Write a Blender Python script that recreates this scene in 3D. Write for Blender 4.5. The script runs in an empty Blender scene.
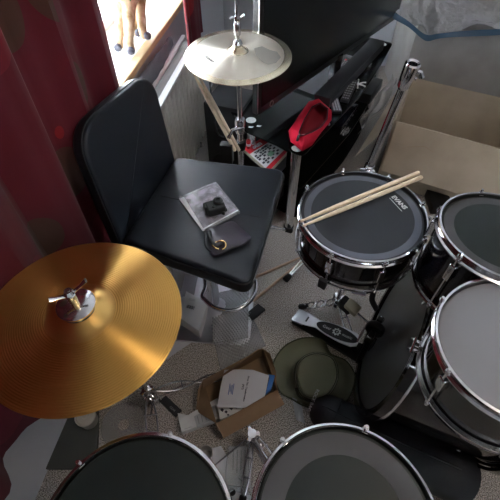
import bpy, bmesh, math, random
from mathutils import Vector as V, Matrix
random.seed(7)
S=bpy.context.scene; C=S.collection
PI=math.pi
# ------------------------------------------------------------ camera (used also to survey positions in the room)
H=1.55; PIT=math.radians(50); F=400.0
cP,sP=math.cos(PIT),math.sin(PIT)
RT=V((1,0,0)); FW=V((0,cP,-sP)); UP=V((0,sP,cP)); CAM=V((0,0,H))
def ray(px,py): return RT*((px-250)/F)+UP*((250-py)/F)+FW
def P(px,py,z=0.0):
    d=ray(px,py); return CAM+d*((z-H)/d.z)
def PY(px,py,y):
    d=ray(px,py); return CAM+d*(y/d.y)
# ------------------------------------------------------------ materials
def mat(name,col,rough=.5,metal=0.0,**k):
    m=bpy.data.materials.new(name); m.use_nodes=True
    b=m.node_tree.nodes['Principled BSDF']
    b.inputs['Base Color'].default_value=(*col,1); b.inputs['Roughness'].default_value=rough; b.inputs['Metallic'].default_value=metal
    for a,v in k.items():
        b.inputs[{'spec':'Specular IOR Level','coat':'Coat Weight','trans':'Transmission Weight','alpha':'Alpha','ior':'IOR','sheen':'Sheen Weight','aniso':'Anisotropic'}[a]].default_value=v
    return m
def N(m,t): return m.node_tree.nodes.new(t)
def LK(m,a,b): m.node_tree.links.new(a,b)
def BS(m): return m.node_tree.nodes['Principled BSDF']
def noisecol(m,c1,c2,scale,detail=4,lo=.35,hi=.65,stretch=None):
    tc=N(m,'ShaderNodeTexCoord'); n=N(m,'ShaderNodeTexNoise'); r=N(m,'ShaderNodeValToRGB')
    n.inputs['Scale'].default_value=scale; n.inputs['Detail'].default_value=detail
    src=tc.outputs['Object']
    if stretch:
        mp=N(m,'ShaderNodeMapping'); mp.inputs['Scale'].default_value=stretch; LK(m,src,mp.inputs[0]); src=mp.outputs[0]
    LK(m,src,n.inputs['Vector']); LK(m,n.outputs['Fac'],r.inputs[0])
    r.color_ramp.elements[0].position=lo; r.color_ramp.elements[0].color=(*c1,1)
    r.color_ramp.elements[1].position=hi; r.color_ramp.elements[1].color=(*c2,1)
    LK(m,r.outputs[0],BS(m).inputs['Base Color']); return m
def bump(m,scale,dist,strength=1,kind='noise',stretch=None):
    tc=N(m,'ShaderNodeTexCoord'); b=N(m,'ShaderNodeBump'); src=tc.outputs['Object']
    if stretch:
        mp=N(m,'ShaderNodeMapping'); mp.inputs['Scale'].default_value=stretch; LK(m,src,mp.inputs[0]); src=mp.outputs[0]
    if kind=='noise':
        n=N(m,'ShaderNodeTexNoise'); n.inputs['Scale'].default_value=scale; n.inputs['Detail'].default_value=4; out=n.outputs['Fac']
    else:
        n=N(m,'ShaderNodeTexVoronoi'); n.inputs['Scale'].default_value=scale; out=n.outputs['Distance']
    LK(m,src,n.inputs['Vector']); LK(m,out,b.inputs['Height'])
    b.inputs['Distance'].default_value=dist; b.inputs['Strength'].default_value=strength
    LK(m,b.outputs[0],BS(m).inputs['Normal']); return m
def grooves(m,freq,dist):
    tc=N(m,'ShaderNodeTexCoord'); l=N(m,'ShaderNodeVectorMath'); l.operation='LENGTH'
    a=N(m,'ShaderNodeMath'); a.operation='MULTIPLY'; a.inputs[1].default_value=freq
    s=N(m,'ShaderNodeMath'); s.operation='SINE'; b=N(m,'ShaderNodeBump')
    nz=N(m,'ShaderNodeTexNoise'); nz.inputs['Scale'].default_value=9; mx=N(m,'ShaderNodeMath'); mx.operation='MULTIPLY'
    LK(m,tc.outputs['Object'],nz.inputs['Vector'])
    LK(m,tc.outputs['Object'],l.inputs[0]); LK(m,l.outputs['Value'],a.inputs[0]); LK(m,a.outputs[0],s.inputs[0])
    LK(m,s.outputs[0],mx.inputs[0]); LK(m,nz.outputs['Fac'],mx.inputs[1])
    LK(m,mx.outputs[0],b.inputs['Height']); b.inputs['Distance'].default_value=dist; LK(m,b.outputs[0],BS(m).inputs['Normal']); return m
carpet=bump(noisecol(mat('carpet',(.3,.27,.24),.95,spec=.1),(.11,.094,.083),(.74,.67,.61),270,3,.38,.62),260,.005,1)
wallm=bump(mat('wall_paint',(.50,.50,.53),.9),60,.0006)
ceilm=mat('ceiling_paint',(.7,.7,.7),.9)
white=mat('white_paint',(.82,.82,.82),.45)
radm=mat('radiator_enamel',(.66,.63,.58),.4)
sillm=mat('sill_white',(.85,.84,.82),.35)
wood_edge=noisecol(mat('sill_wood',(.6,.42,.22),.5),(.52,.35,.18),(.68,.48,.26),14,4,.3,.7,(1,1,9))
chrome=mat('chrome',(.72,.73,.76),.12,1)
chromeD=mat('worn_chrome',(.5,.5,.52),.25,1)
brushed=mat('brushed_steel',(.62,.62,.66),.28,1)
blackp=mat('black_plastic',(.012,.012,.013),.4)
rubber=mat('black_rubber',(.014,.014,.016),.75)
gloss=mat('gloss_black',(.006,.006,.008),.12,coat=.6)
leather=bump(mat('black_leatherette',(.009,.012,.018),.36,spec=.45),380,.0007,.6)
stitch=mat('black_piping',(.008,.008,.01),.55)
headm=bump(mat('black_mesh_head',(.030,.034,.042),.62,spec=.4),500,.0003,.5)
headring=mat('grey_head_ring',(.10,.11,.14),.5)
headdark=mat('dark_head',(.014,.019,.017),.5,spec=.35)
headring2=mat('dull_head_ring',(.065,.065,.07),.6)
bassm=mat('bass_film',(.075,.075,.074),.28,spec=.5,coat=.15)
def radial(m,a):
    t=N(m,'ShaderNodeTangent'); t.direction_type='RADIAL'; t.axis='Z'; LK(m,t.outputs[0],BS(m).inputs['Tangent']); BS(m).inputs['Anisotropic'].default_value=a; BS(m).inputs['Anisotropic Rotation'].default_value=.25; return m
gold=radial(grooves(mat('gold_cymbal',(.78,.44,.12),.30,1),1250,.0005),.8)
goldbell=radial(mat('gold_bell',(.82,.50,.16),.28,1),.7)
bronze=radial(grooves(noisecol(mat('pale_bronze',(.86,.78,.66),.34,1),(.80,.72,.60),(.92,.84,.72),7,3),1900,.0003),.6)
bright=mat('polished_rim',(.86,.74,.54),.24,1)
smudge=mat('grey_smudge',(.50,.46,.40),.5,.95)
ink=mat('dark_ink',(.03,.03,.05),.6)
inkw=mat('white_ink',(.78,.80,.80),.6)
inkb=mat('blue_ink',(.08,.14,.42),.6)
stickm=noisecol(mat('drumstick_wood',(.78,.62,.46),.5),(.72,.56,.40),(.86,.71,.54),12,4,.3,.7,(6,6,6))
dowel=mat('floor_stick_wood',(.52,.36,.25),.6)
card=bump(noisecol(mat('cardboard',(.42,.30,.19),.85),(.38,.27,.17),(.46,.34,.22),8),60,.0006)
cardL=bump(noisecol(mat('pale_cardboard',(.47,.39,.29),.85),(.43,.35,.26),(.51,.43,.33),6),60,.0006)
cardD=noisecol(mat('brown_card',(.24,.15,.085),.85),(.21,.13,.07),(.28,.18,.10),9)
greycard=noisecol(mat('grey_card',(.36,.34,.32),.8),(.33,.31,.29),(.40,.38,.36),5)
paper=mat('paper',(.62,.62,.66),.8)
paperw=mat('white_card',(.66,.66,.66),.6)
bluem=mat('blue_cover',(.02,.13,.42),.45)
bluefilm=mat('blue_film',(.045,.10,.17),.3)
red=bump(mat('red_cloth',(.50,.006,.030),.75,spec=.2),90,.001,.4)
redin=mat('red_lining',(.25,.008,.02),.8)
redprint=mat('red_print',(.60,.02,.03),.45)
whiteprint=mat('white_print',(.75,.76,.78),.5)
greenprint=mat('green_print',(.25,.50,.34),.5)
olive=bump(mat('olive_cotton',(.15,.155,.10),.9,sheen=.1),160,.0012,.6)
olived=mat('olive_dark',(.035,.04,.025),.85)
satin=bump(mat('dark_satin',(.035,.028,.045),.33),40,.003,.6)
goldring=mat('gold_ring',(.85,.62,.28),.2,1)
greycloth=bump(mat('grey_cloth',(.12,.13,.15),.9),40,.004,.7)
navy=mat('navy_cloth',(.015,.015,.025),.9)
fur=bump(noisecol(mat('tan_fur',(.52,.36,.22),.8),(.36,.22,.11),(.66,.50,.33),22),60,.004,.8)
hoof=mat('grey_hoof',(.10,.10,.13),.6)
leafm=mat('green_leaf',(.08,.30,.08),.5)
blackcloth=bump(mat('black_nylon',(.012,.013,.016),.6),70,.002,.5)
glassm=mat('tinted_glass',(.005,.006,.006),.12,spec=.22)
screen=mat('tv_screen',(.008,.010,.010),.25,spec=.25)
frost=mat('frosted_pad',(.42,.45,.43),.6)
felt=mat('cream_felt',(.42,.36,.26),.9)
alu=mat('aluminium',(.55,.56,.60),.35,.9)
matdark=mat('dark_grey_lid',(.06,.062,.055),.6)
def clear(name,col,rough,alpha,bumps=None,fac=.25):
    m=mat(name,col,rough,0,alpha=alpha,spec=.8)
    if bumps: bump(m,bumps[0],bumps[1],1,bumps[2])
    return m
wrap=clear('bubble_wrap',(.62,.63,.66),.12,.40)
film=clear('clear_film',(.60,.60,.62),.15,.28,(26,.016,'noise'))
bagfilm=clear('vacuum_bag_film',(.42,.42,.43),.22,.92,(24,.035,'noise'))
discm=clear('clear_disc',(.5,.5,.5),.15,.30)
casem=clear('clear_case',(.75,.75,.82),.08,.30)
paneg=mat('window_glass',(1,1,1),.0,0,trans=1.0,ior=1.02)
# curtain fabric: dark red with big brown and bright red discs
cur=mat('curtain_fabric',(.1,.01,.02),.85,sheen=.15)
def curtain_nodes(m):
    tc=N(m,'ShaderNodeTexCoord'); mp=N(m,'ShaderNodeMapping'); LK(m,tc.outputs['UV'],mp.inputs[0])
    v=N(m,'ShaderNodeTexVoronoi'); v.inputs['Scale'].default_value=4.2; v.inputs['Randomness'].default_value=.55
    LK(m,mp.outputs[0],v.inputs['Vector'])
    lt=N(m,'ShaderNodeMath'); lt.operation='LESS_THAN'; lt.inputs[1].default_value=.42; LK(m,v.outputs['Distance'],lt.inputs[0])
    sep=N(m,'ShaderNodeSeparateColor'); LK(m,v.outputs['Color'],sep.inputs[0])
    r=N(m,'ShaderNodeValToRGB'); r.color_ramp.interpolation='CONSTANT'
    r.color_ramp.elements[0].color=(.075,.030,.018,1); r.color_ramp.elements[1].position=.5; r.color_ramp.elements[1].color=(.22,.006,.012,1)
    e=r.color_ramp.elements.new(.78); e.color=(.16,.008,.02,1)
    LK(m,sep.outputs[0],r.inputs[0])
    mx=N(m,'ShaderNodeMix'); mx.data_type='RGBA'; mx.inputs[6].default_value=(.11,.004,.014,1)
    LK(m,lt.outputs[0],mx.inputs[0]); LK(m,r.outputs[0],mx.inputs[7]); LK(m,mx.outputs[2],BS(m).inputs['Base Color'])
    tr=N(m,'ShaderNodeBsdfTranslucent'); LK(m,mx.outputs[2],tr.inputs[0]); ms_=N(m,'ShaderNodeMixShader'); ms_.inputs[0].default_value=.25
    LK(m,BS(m).outputs[0],ms_.inputs[1]); LK(m,tr.outputs[0],ms_.inputs[2]); LK(m,ms_.outputs[0],m.node_tree.nodes['Material Output'].inputs[0])
curtain_nodes(cur)
# ------------------------------------------------------------ mesh helpers (world coordinates)
def nb(): return bmesh.new()
def frame(o,z,x=None):
    z=V(z).normalized(); x=V(x) if x is not None else (V((1,0,0)) if abs(z.x)<.9 else V((0,1,0)))
    x=(x-z*x.dot(z)).normalized(); y=z.cross(x)
    return Matrix(((x.x,y.x,z.x,o[0]),(x.y,y.y,z.y,o[1]),(x.z,y.z,z.z,o[2]),(0,0,0,1)))
def lathe(bm,prof,o=(0,0,0),n=(0,0,1),seg=48,close=False,x=None):
    M=frame(o,n,x); rings=[]
    for r,z in prof:
        if r<1e-6: rings.append([bm.verts.new(M@V((0,0,z)))])
        else: rings.append([bm.verts.new(M@V((r*math.cos(2*PI*i/seg),r*math.sin(2*PI*i/seg),z))) for i in range(seg)])
    prs=list(zip(rings,rings[1:]))
    if close: prs.append((rings[-1],rings[0]))
    for a,b in prs:
        for i in range(seg):
            j=(i+1)%seg
            if len(a)==1 and len(b)==1: continue
            if len(a)==1: bm.faces.new((a[0],b[j],b[i]))
            elif len(b)==1: bm.faces.new((a[i],a[j],b[0]))
            else: bm.faces.new((a[i],a[j],b[j],b[i]))
    return bm
def cyl(bm,a,b,r,seg=20,r2=None,bev=.0):
    a,b=V(a),V(b); L=(b-a).length; r2=r if r2 is None else r2
    e=min(bev,L*.3)
    if e>0: pr=[(0,0),(r-e,0),(r,e),(r2,L-e),(r2-e,L),(0,L)]
    else: pr=[(0,0),(r,0),(r2,L),(0,L)]
    return lathe(bm,pr,a,b-a,seg)
def tube(bm,pts,r,seg=12,closed=False,flat=1.0):
    pts=[V(p) for p in pts]; n=len(pts); rs=r if isinstance(r,(list,tuple)) else [r]*n
    rings=[]; nrm=None
    for i,p in enumerate(pts):
        if closed: t=(pts[(i+1)%n]-pts[i-1]).normalized()
        else: t=(pts[min(i+1,n-1)]-pts[max(i-1,0)]).normalized()
        if nrm is None:
            nrm=V((0,0,1)) if abs(t.z)<.9 else V((1,0,0))
        nrm=(nrm-t*nrm.dot(t)).normalized(); bn=t.cross(nrm)
        rings.append([bm.verts.new(p+(nrm*math.cos(2*PI*k/seg)*flat+bn*math.sin(2*PI*k/seg))*rs[i]) for k in range(seg)])
    for i in range(n if closed else n-1):
        a,b=rings[i],rings[(i+1)%n]
        for k in range(seg):
            bm.faces.new((a[k],a[(k+1)%seg],b[(k+1)%seg],b[k]))
    if not closed:
        bm.faces.new(rings[0][::-1]); bm.faces.new(rings[-1])
    return bm
def bez(p0,p1,p2,p3,n=16):
    p0,p1,p2,p3=map(V,(p0,p1,p2,p3)); o=[]
    for i in range(n+1):
        t=i/n; o.append(p0*(1-t)**3+p1*3*t*(1-t)**2+p2*3*t*t*(1-t)+p3*t**3)
    return o
def smooth_pts(pts,sub=6,closed=False):
    pts=[V(p) for p in pts]; n=len(pts); o=[]
    for i in range(n if closed else n-1):
        g=lambda k: pts[k%n] if closed else pts[max(0,min(n-1,k))]
        a,b,c,d=g(i-1),g(i),g(i+1),g(i+2)
        for s in range(sub):
            t=s/sub; o.append(.5*((2*b)+(c-a)*t+(2*a-5*b+4*c-d)*t*t+(3*b-a-3*c+d)*t**3))
    if not closed: o.append(pts[-1])
    return o
def box(bm,c,size,M=None,bev=0,seg=2):
    t=nb(); bmesh.ops.create_cube(t,size=1)
    for v in t.verts: v.co=V((v.co.x*size[0],v.co.y*size[1],v.co.z*size[2]))
    if bev: bmesh.ops.bevel(t,geom=t.edges[:],offset=bev,segments=seg,profile=.6,affect='EDGES')
    R=M if M is not None else Matrix.Identity(4)
    R=R.copy(); R.translation=V(c)
    return merge(bm,t,R)
def merge(bm,t,R=None):
    mp={}
    for v in t.verts: mp[v]=bm.verts.new(R@v.co if R is not None else v.co)
    for f in t.faces: bm.faces.new([mp[v] for v in f.verts])
    t.free(); return bm
def rot(az): # local x axis along azimuth az (deg, clockwise from +Y), z up
    a=math.radians(az); x=V((math.sin(a),math.cos(a),0)); return frame((0,0,0),(0,0,1),x)
def prism(bm,pts,vec,bev=0,seg=2):
    t=nb(); a=[t.verts.new(V(p)) for p in pts]; f=t.faces.new(a)
    r=bmesh.ops.extrude_face_region(t,geom=[f]); vs=[e for e in r['geom'] if isinstance(e,bmesh.types.BMVert)]
    for v in vs: v.co+=V(vec)
    bmesh.ops.recalc_face_normals(t,faces=t.faces[:])
    if bev:
        fs=[f for f in t.faces if len(f.verts)==len(pts)]
        es=list({e for f in fs for e in f.edges}) if len(pts)>4 else t.edges[:]
        bmesh.ops.bevel(t,geom=es,offset=bev,segments=seg,profile=.6,affect='EDGES')
    return merge(bm,t)
def roundpoly(pts,rad,n=6):
    pts=[V(p) for p in pts]; o=[]; k=len(pts)
    for i in range(k):
        p=pts[i]; a=(pts[i-1]-p); b=(pts[(i+1)%k]-p)
        r=rad[i] if isinstance(rad,(list,tuple)) else rad
        d=min(r,a.length*.45,b.length*.45); A=p+a.normalized()*d; B=p+b.normalized()*d
        for s in range(n+1):
            t=s/n; o.append(A*(1-t)**2+p*2*t*(1-t)+B*t*t)
    return o
def loft(bm,rings,cap0=True,cap1=True,closed=True):
    R=[[bm.verts.new(V(p)) for p in r] for r in rings]; n=len(R[0])
    for a,b in zip(R,R[1:]):
        for i in range(n if closed else n-1):
            bm.faces.new((a[i],a[(i+1)%n],b[(i+1)%n],b[i]))
    def cap(r,flip):
        c=bm.verts.new(sum((v.co for v in r),V((0,0,0)))/n)
        for i in range(n):
            q=(r[i],r[(i+1)%n],c); bm.faces.new(q[::-1] if flip else q)
    if cap0: cap(R[0],True)
    if cap1: cap(R[-1],False)
    return bm
def sheet(bm,f,nu,nv,th,uv=False):
    g=[[V(f(i/nu,j/nv)) for j in range(nv+1)] for i in range(nu+1)]
    def nr(i,j):
        a=g[min(i+1,nu)][j]-g[max(i-1,0)][j]; b=g[i][min(j+1,nv)]-g[i][max(j-1,0)]
        return a.cross(b).normalized()
    A=[[bm.verts.new(g[i][j]) for j in range(nv+1)] for i in range(nu+1)]
    B=[[bm.verts.new(g[i][j]-nr(i,j)*th) for j in range(nv+1)] for i in range(nu+1)]
    L=bm.loops.layers.uv.verify() if uv else None
    def put(vs,ix):
        fc=bm.faces.new(vs)
        if uv:
            for l,(i,j) in zip(fc.loops,ix): l[L].uv=(i/nu*uv[0],j/nv*uv[1])
    for i in range(nu):
        for j in range(nv):
            q=[(i,j),(i+1,j),(i+1,j+1),(i,j+1)]
            put([A[a][b] for a,b in q],q); q=q[::-1]; put([B[a][b] for a,b in q],q)
    for i in range(nu):
        for j in (0,nv): put([A[i][j],A[i+1][j],B[i+1][j],B[i][j]],[(i,j),(i+1,j),(i+1,j),(i,j)])
    for j in range(nv):
        for i in (0,nu): put([A[i][j],A[i][j+1],B[i][j+1],B[i][j]],[(i,j),(i,j+1),(i,j+1),(i,j)])
    return bm
# ------------------------------------------------------------ object helpers
def mesh_obj(name,bm,m,base,parent=None,smooth=True,angle=35):
    bmesh.ops.recalc_face_normals(bm,faces=bm.faces[:])
    for v in bm.verts: v.co-=base
    me=bpy.data.meshes.new(name); bm.to_mesh(me); bm.free()
    me.materials.append(m)
    if smooth:
        me.shade_smooth(); me.set_sharp_from_angle(angle=math.radians(angle))
    o=bpy.data.objects.new(name,me); C.objects.link(o)
    if parent: o.parent=parent
    else: o.location=base
    return o
class Thing:
    def __init__(s,name,label,cat,base,group=None):
        s.base=V(base); o=bpy.data.objects.new(name,None); C.objects.link(o); o.location=s.base; o.empty_display_size=.05
        o['label']=label; o['category']=cat
        if group: o['group']=group
        s.o=o
    def part(s,name,bm,m,parent=None,label=None,smooth=True,angle=35):
        p=mesh_obj(name,bm,m,s.base,parent or s.o,smooth,angle)
        if label: p['label']=label
        return p
def single(name,bm,m,label,cat,base=None,group=None,smooth=True,angle=35):
    if base is None:
        co=[v.co for v in bm.verts]; base=V((sum(c.x for c in co)/len(co),sum(c.y for c in co)/len(co),min(c.z for c in co)))
    o=mesh_obj(name,bm,m,V(base),None,smooth,angle); o['label']=label; o['category']=cat
    if group: o['group']=group
    return o
def struct(name,bm,m,base=(0,0,0),smooth=False,parent=None):
    o=mesh_obj(name,bm,m,V(base),parent,smooth)
    if parent is None: o['kind']='structure'
    return o
def copy_tree(o,parent=None,delta=None,label=None,rz=0):
    c=o.copy(); C.objects.link(c)
    if parent: c.parent=parent
    else:
        c.location=o.location+V(delta); c.rotation_euler.z+=rz
        if label: c['label']=label
    for ch in list(o.children): copy_tree(ch,c)
    return c
def text(bm,s,size,M,th=.0006,shear=0,bold=0):
    cu=bpy.data.curves.new('t','FONT'); cu.body=s; cu.size=size; cu.align_x='CENTER'; cu.align_y='CENTER'; cu.extrude=th; cu.shear=shear; cu.offset=bold
    ob=bpy.data.objects.new('t',cu); C.objects.link(ob)
    dg=bpy.context.evaluated_depsgraph_get(); me=bpy.data.meshes.new_from_object(ob.evaluated_get(dg))
    t=nb(); t.from_mesh(me); bpy.data.objects.remove(ob); bpy.data.meshes.remove(me)
    return merge(bm,t,M)
def flatframe(px0,px1,z,up=(0,0,1)):
    """frame on a level surface, x running from one surveyed point to the other, origin midway"""
    a,b=P(*px0,z),P(*px1,z); return frame((a+b)/2,up,b-a)
# ============================================================ THE ROOM
WO=P(150,43,.78); WO.z=0
wa=math.radians(8.7); wd=V((math.sin(wa),math.cos(wa),0)); wn=V((math.cos(wa),-math.sin(wa),0))
def L(s,n,z): return WO+wd*s+wn*n+V((0,0,z))
def PL(px,py,n):   # surveyed point on a plane parallel with the window wall
    d=ray(px,py); o=CAM-WO; t=(n-o.dot(wn))/d.dot(wn); p=CAM+d*t; q=p-WO
    return q.dot(wd),p.z
def lbox(bm,s0,s1,n0,n1,z0,z1,bev=0):
    return box(bm,L((s0+s1)/2,(n0+n1)/2,(z0+z1)/2),(s1-s0,abs(n1-n0),z1-z0),frame((0,0,0),(0,0,1),wd),bev)
b=nb(); box(b,(.8,.6,-.05),(7,8,.1)); struct('floor',b,carpet)
b=nb(); box(b,(.8,.6,2.45),(7,8,.1)); struct('ceiling',b,ceilm)
WS0,WS1,WZ0,WZ1=-1.3,.85,.76,2.15
b=nb()
lbox(b,-5.2,WS0,-.32,-.02,0,2.4); lbox(b,WS1,2.2,-.32,-.02,0,2.4); lbox(b,WS0,WS1,-.32,-.02,0,WZ0-.001); lbox(b,WS0,WS1,-.32,-.02,WZ1,2.4)
struct('wall_left',b,wallm)
b=nb(); box(b,L(1.72,1.9,1.2),(4.6,.1,2.4),frame((0,0,0),(0,0,1),wn)); struct('wall_back',b,wallm)
b=nb(); box(b,(2.55,.4,1.2),(.1,7,2.4)); struct('wall_right',b,wallm)
RX0,RX1,RZ0,RZ1=.3,.9,1.4,2.0  # opening for an unseen rear window, added to let in fill light
b=nb()
for x0,x1,z0,z1 in ((-2.7,RX0,0,2.4),(RX1,4.3,0,2.4),(RX0,RX1,0,RZ0),(RX0,RX1,RZ1,2.4)): box(b,((x0+x1)/2,-1.85,(z0+z1)/2),(x1-x0,.1,z1-z0))
struct('wall_front',b,wallm)
b=nb()
for x in (RX0+.03,(RX0+RX1)/2,RX1-.03): box(b,(x,-1.85,(RZ0+RZ1)/2),(.06,.05,RZ1-RZ0))
for z in (RZ0+.03,RZ1-.03): box(b,((RX0+RX1)/2,-1.85,z),(RX1-RX0,.048,.06))
w2=struct('fill_window',b,white)
b=nb(); box(b,((RX0+RX1)/2,-1.85,(RZ0+RZ1)/2),(RX1-RX0-.1,.006,RZ1-RZ0-.1)); struct('pane',b,paneg,parent=w2)
b=nb(); lbox(b,1.28,1.6,-.02,-.005,0,.1); struct('baseboard_left',b,white)
b=nb(); box(b,L(1.66,1.9,.05),(3.6,.016,.1),frame((0,0,0),(0,0,1),wn)); struct('baseboard_back',b,wallm)
# window
b=nb()
for a0,a1 in ((WS0,WS0+.06),((WS0+WS1)/2-.03,(WS0+WS1)/2+.03),(WS1-.06,WS1)): lbox(b,a0,a1,-.30,-.24,WZ0,WZ1,.004)
for z0,z1 in ((WZ0,WZ0+.06),(WZ1-.06,WZ1)): lbox(b,WS0,WS1,-.298,-.242,z0,z1,.004)
w=struct('window_1',b,white)
b=nb(); lbox(b,WS0+.05,WS1-.05,-.275,-.27,WZ0+.05,WZ1-.05); struct('pane',b,paneg,parent=w)
b=nb(); lbox(b,WS0,WS1,-.242,-.028,WZ0-.0,.78,.002)
o=struct('trim_1',b,sillm)
b=nb(); lbox(b,WS0-.05,WS1+.05,-.03,.012,.752,.782,.006); struct('trim_2',b,wood_edge)
# the rear window above is unseen, added behind the camera for soft fill light
# ---------------------------------------------------------------- radiator
s0=PL(140,80,.10)[0]-.25; s1=PL(207,128,.12)[0]
rt=Thing('radiator','white ribbed wall radiator below the window sill','radiator',L((s0+s1)/2,.07,.1))
b=nb(); lbox(b,s0,s1,.035,.06,.12,.655,.004)
ns=int((s1-s0)/.056)
for i in range(ns):
    sx=s0+(i+.5)*(s1-s0)/ns
    box(b,L(sx,.104,.385),(.030,.040,.52),frame((0,0,0),(0,0,1),wd),.006)
lbox(b,s0,s1,.07,.088,.12,.65,.003); rt.part('panel',b,radm)
b=nb(); lbox(b,s0-.004,s1+.004,.03,.052,.655,.67,.003); lbox(b,s0-.004,s1+.004,.098,.128,.655,.67,.003)
rt.part('top_grille',b,white)
b=nb(); lbox(b,s0,s1,.0515,.0985,.655,.661,.001); rt.part('top_slot',b,mat('slot_grey',(.25,.25,.25),.7))
b=nb(); lbox(b,s1,s1+.004,.035,.122,.12,.66); rt.part('side_cover',b,radm); b=nb(); lbox(b,s0-.004,s0,.035,.122,.12,.66); rt.part('side_cover',b,radm)
for q in (s1-.03,s0+.03):
    b=nb(); cyl(b,L(q,.075,.12),L(q,.075,.0),.008); rt.part('pipe',b,chromeD)
b=nb(); cyl(b,L(s1+.004,.075,.15),L(s1+.05,.075,.15),.017,20,.014,.003); rt.part('valve',b,white)
for q in (s0+.12,s1-.12):
    b=nb(); lbox(b,q-.02,q+.02,-.02,.036,.3,.34); rt.part('bracket',b,radm)
# grey cloth lying on the radiator, tucked against the sill
sa=PL(137,76,.03)[0]; sb=PL(172,30,.03)[0]
def gc(u,v):
    s=sa-.12+u*(sb-sa+.12); e=.5+.5*math.sin(u*7+.5)
    n=.014+v*(.006+.020*math.sin(PI*min(1,u*1.05))); return L(s,n,.677+.050*math.cos(v*PI/2)*(.85+.15*math.sin(u*5))+.002*math.sin(u*40+v*5))
b=nb(); sheet(b,gc,60,10,.008); single('folded_cloth',b,greycloth,'grey cloth strip lying on the radiator against the sill edge','cloth')
# ---------------------------------------------------------------- curtains
def curtain(s0,s1,z0,z1,n0,amp,k,label,flare=0,ph=0):
    Ls=s1-s0
    def f(u,v):
        z=z1+(z0-z1)*v; s=s0+u*Ls
        n=n0+amp*math.sin(k*u*2*PI+ph+.5*v)*(.55+.45*v)+.25*amp*math.sin(k*2.3*u*2*PI+1)
        return L(s+flare*v*(u-.5),n,z)
    b=nb(); sheet(b,f,110,30,.003,uv=(Ls*1.35,(z1-z0)))
    t=Thing('curtain',label,'curtain',L((s0+s1)/2,n0,z0),'red patterned window curtains')
    t.part('drape',b,cur)
sc=PL(124,40,.09)[0]
curtain(-2.35,sc,.38,2.22,.056,.030,8.5,'long dark red curtain with brown discs hanging behind the black stool',0,1.4)
sc0,zc0=PL(173,10,.12); sc1,zz=PL(193,35,.15)
curtain(sc0+.02,sc0+.30,PL(182,56,.14)[1]-.02,2.22,.155,.02,2.0,'short red curtain hanging beyond the bare window strip')
b=nb(); cyl(b,L(-2.45,.10,2.25),L(1.2,.10,2.25),.012); t=Thing('curtain_rail','metal curtain rail carrying the red curtains above the window','curtain rail',L(-.6,.1,2.2))
t.part('rail',b,chromeD); b=nb()
for q in (-2.3,.0,1.1): lbox(b,q-.01,q+.01,-.02,.10,2.24,2.26)
t.part('bracket',b,chromeD)
# dark garment hanging beside the short curtain
def gm(u,v):
    s=sc0+.31+u*.36; n=.10+.025*math.sin(u*17)*(.5+v*.5); z=1.32-(1.32-.86-.07*math.sin(u*9))*v
    return L(s,n,z)
b=nb(); sheet(b,gm,40,16,.006)
gt=Thing('hanging_garment','dark navy garment hanging beside the short red curtain','clothing',L(sc0+.5,.1,.8)); gt.part('cloth',b,navy)
b=nb(); tube(b,[L(sc0+.34,.10,1.31),L(sc0+.49,.10,1.37),L(sc0+.64,.10,1.31)],.006); tube(b,[L(sc0+.49,.10,1.37),L(sc0+.49,.10,1.42),L(sc0+.49,.06,1.44),L(sc0+.49,-.022,1.43)],.003); gt.part('hanger',b,chromeD)
# ---------------------------------------------------------------- animal figure on the sill
def skin(name,verts,edges,m,base,parent,sub=2,root=0):
    me=bpy.data.meshes.new(name); me.from_pydata([V(v[0])-base for v in verts],edges,[])
    o=bpy.data.objects.new(name,me); C.objects.link(o); o.parent=parent
    md=o.modifiers.new('s','SKIN')
    for i,v in enumerate(verts):
        r=v[1]; o.data.skin_vertices[0].data[i].radius=(r,r) if not isinstance(r,tuple) else r
    o.data.skin_vertices[0].data[root].use_root=True
    sd=o.modifiers.new('u','SUBSURF'); sd.levels=sub; sd.render_levels=sub
    dg=bpy.context.evaluated_depsgraph_get(); m2=bpy.data.meshes.new_from_object(o.evaluated_get(dg))
    o.modifiers.clear(); o.data=m2; bpy.data.meshes.remove(me); m2.name=name
    m2.materials.clear(); m2.materials.append(m); m2.shade_smooth(); return o
f1=P(131,52,.79); f2=P(144,38,.79); f3=P(146,31,.785); f4=P(131,66,.785)
fd=(f2-f1); 
base=(f1+f3)/2; base.z=.78
ft=Thing('animal_figurine','tan furry long-legged animal figure standing on the bright window sill','figurine',base)
up=V((0,0,1)); a1=P(122,-8,.96); a2=a1+wd*.14+V((0,0,.01))
hd=a1-wd*.09+up*.16
f4=f1-wn*.055+wd*.02; f3=f2-wn*.05+wd*.02
kf=1.75
vs=[((a1+a2)/2,.042),(a1,.045),(a2,.045),(a1-wd*.05+up*.07,.03),(hd,.026),(hd-wd*.05-up*.02,.016),
 (a1+wn*.02-up*.03,.024),((a1+f1)/2+wn*.01,.014),(f1+up*.03,.011),(f1+up*.008,.012),(f1-wd*.022+wn*.01+up*.010,.010),
 (a1-wn*.02-up*.03,.024),((a1+f4)/2,.014),(f4+up*.03,.011),(f4+up*.01,.012),(f4-wd*.02+up*.010,.009),
 (a2+wn*.02-up*.03,.026),((a2+f2)/2+wd*.02,.015),(f2+up*.03,.011),(f2+up*.008,.012),(f2-wd*.008+wn*.022+up*.010,.010),
 (a2-wn*.02-up*.03,.026),((a2+f3)/2+wd*.02,.015),(f3+up*.03,.011),(f3+up*.01,.012),(f3-wd*.005+wn*.022+up*.010,.009),
 (a2+wd*.05-up*.01,.01),(a2+wd*.07-up*.08,.008)]
vs=[(p,r*(kf if i>5 and i<26 else 1.25)) for i,(p,r) in enumerate(vs)]
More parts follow.
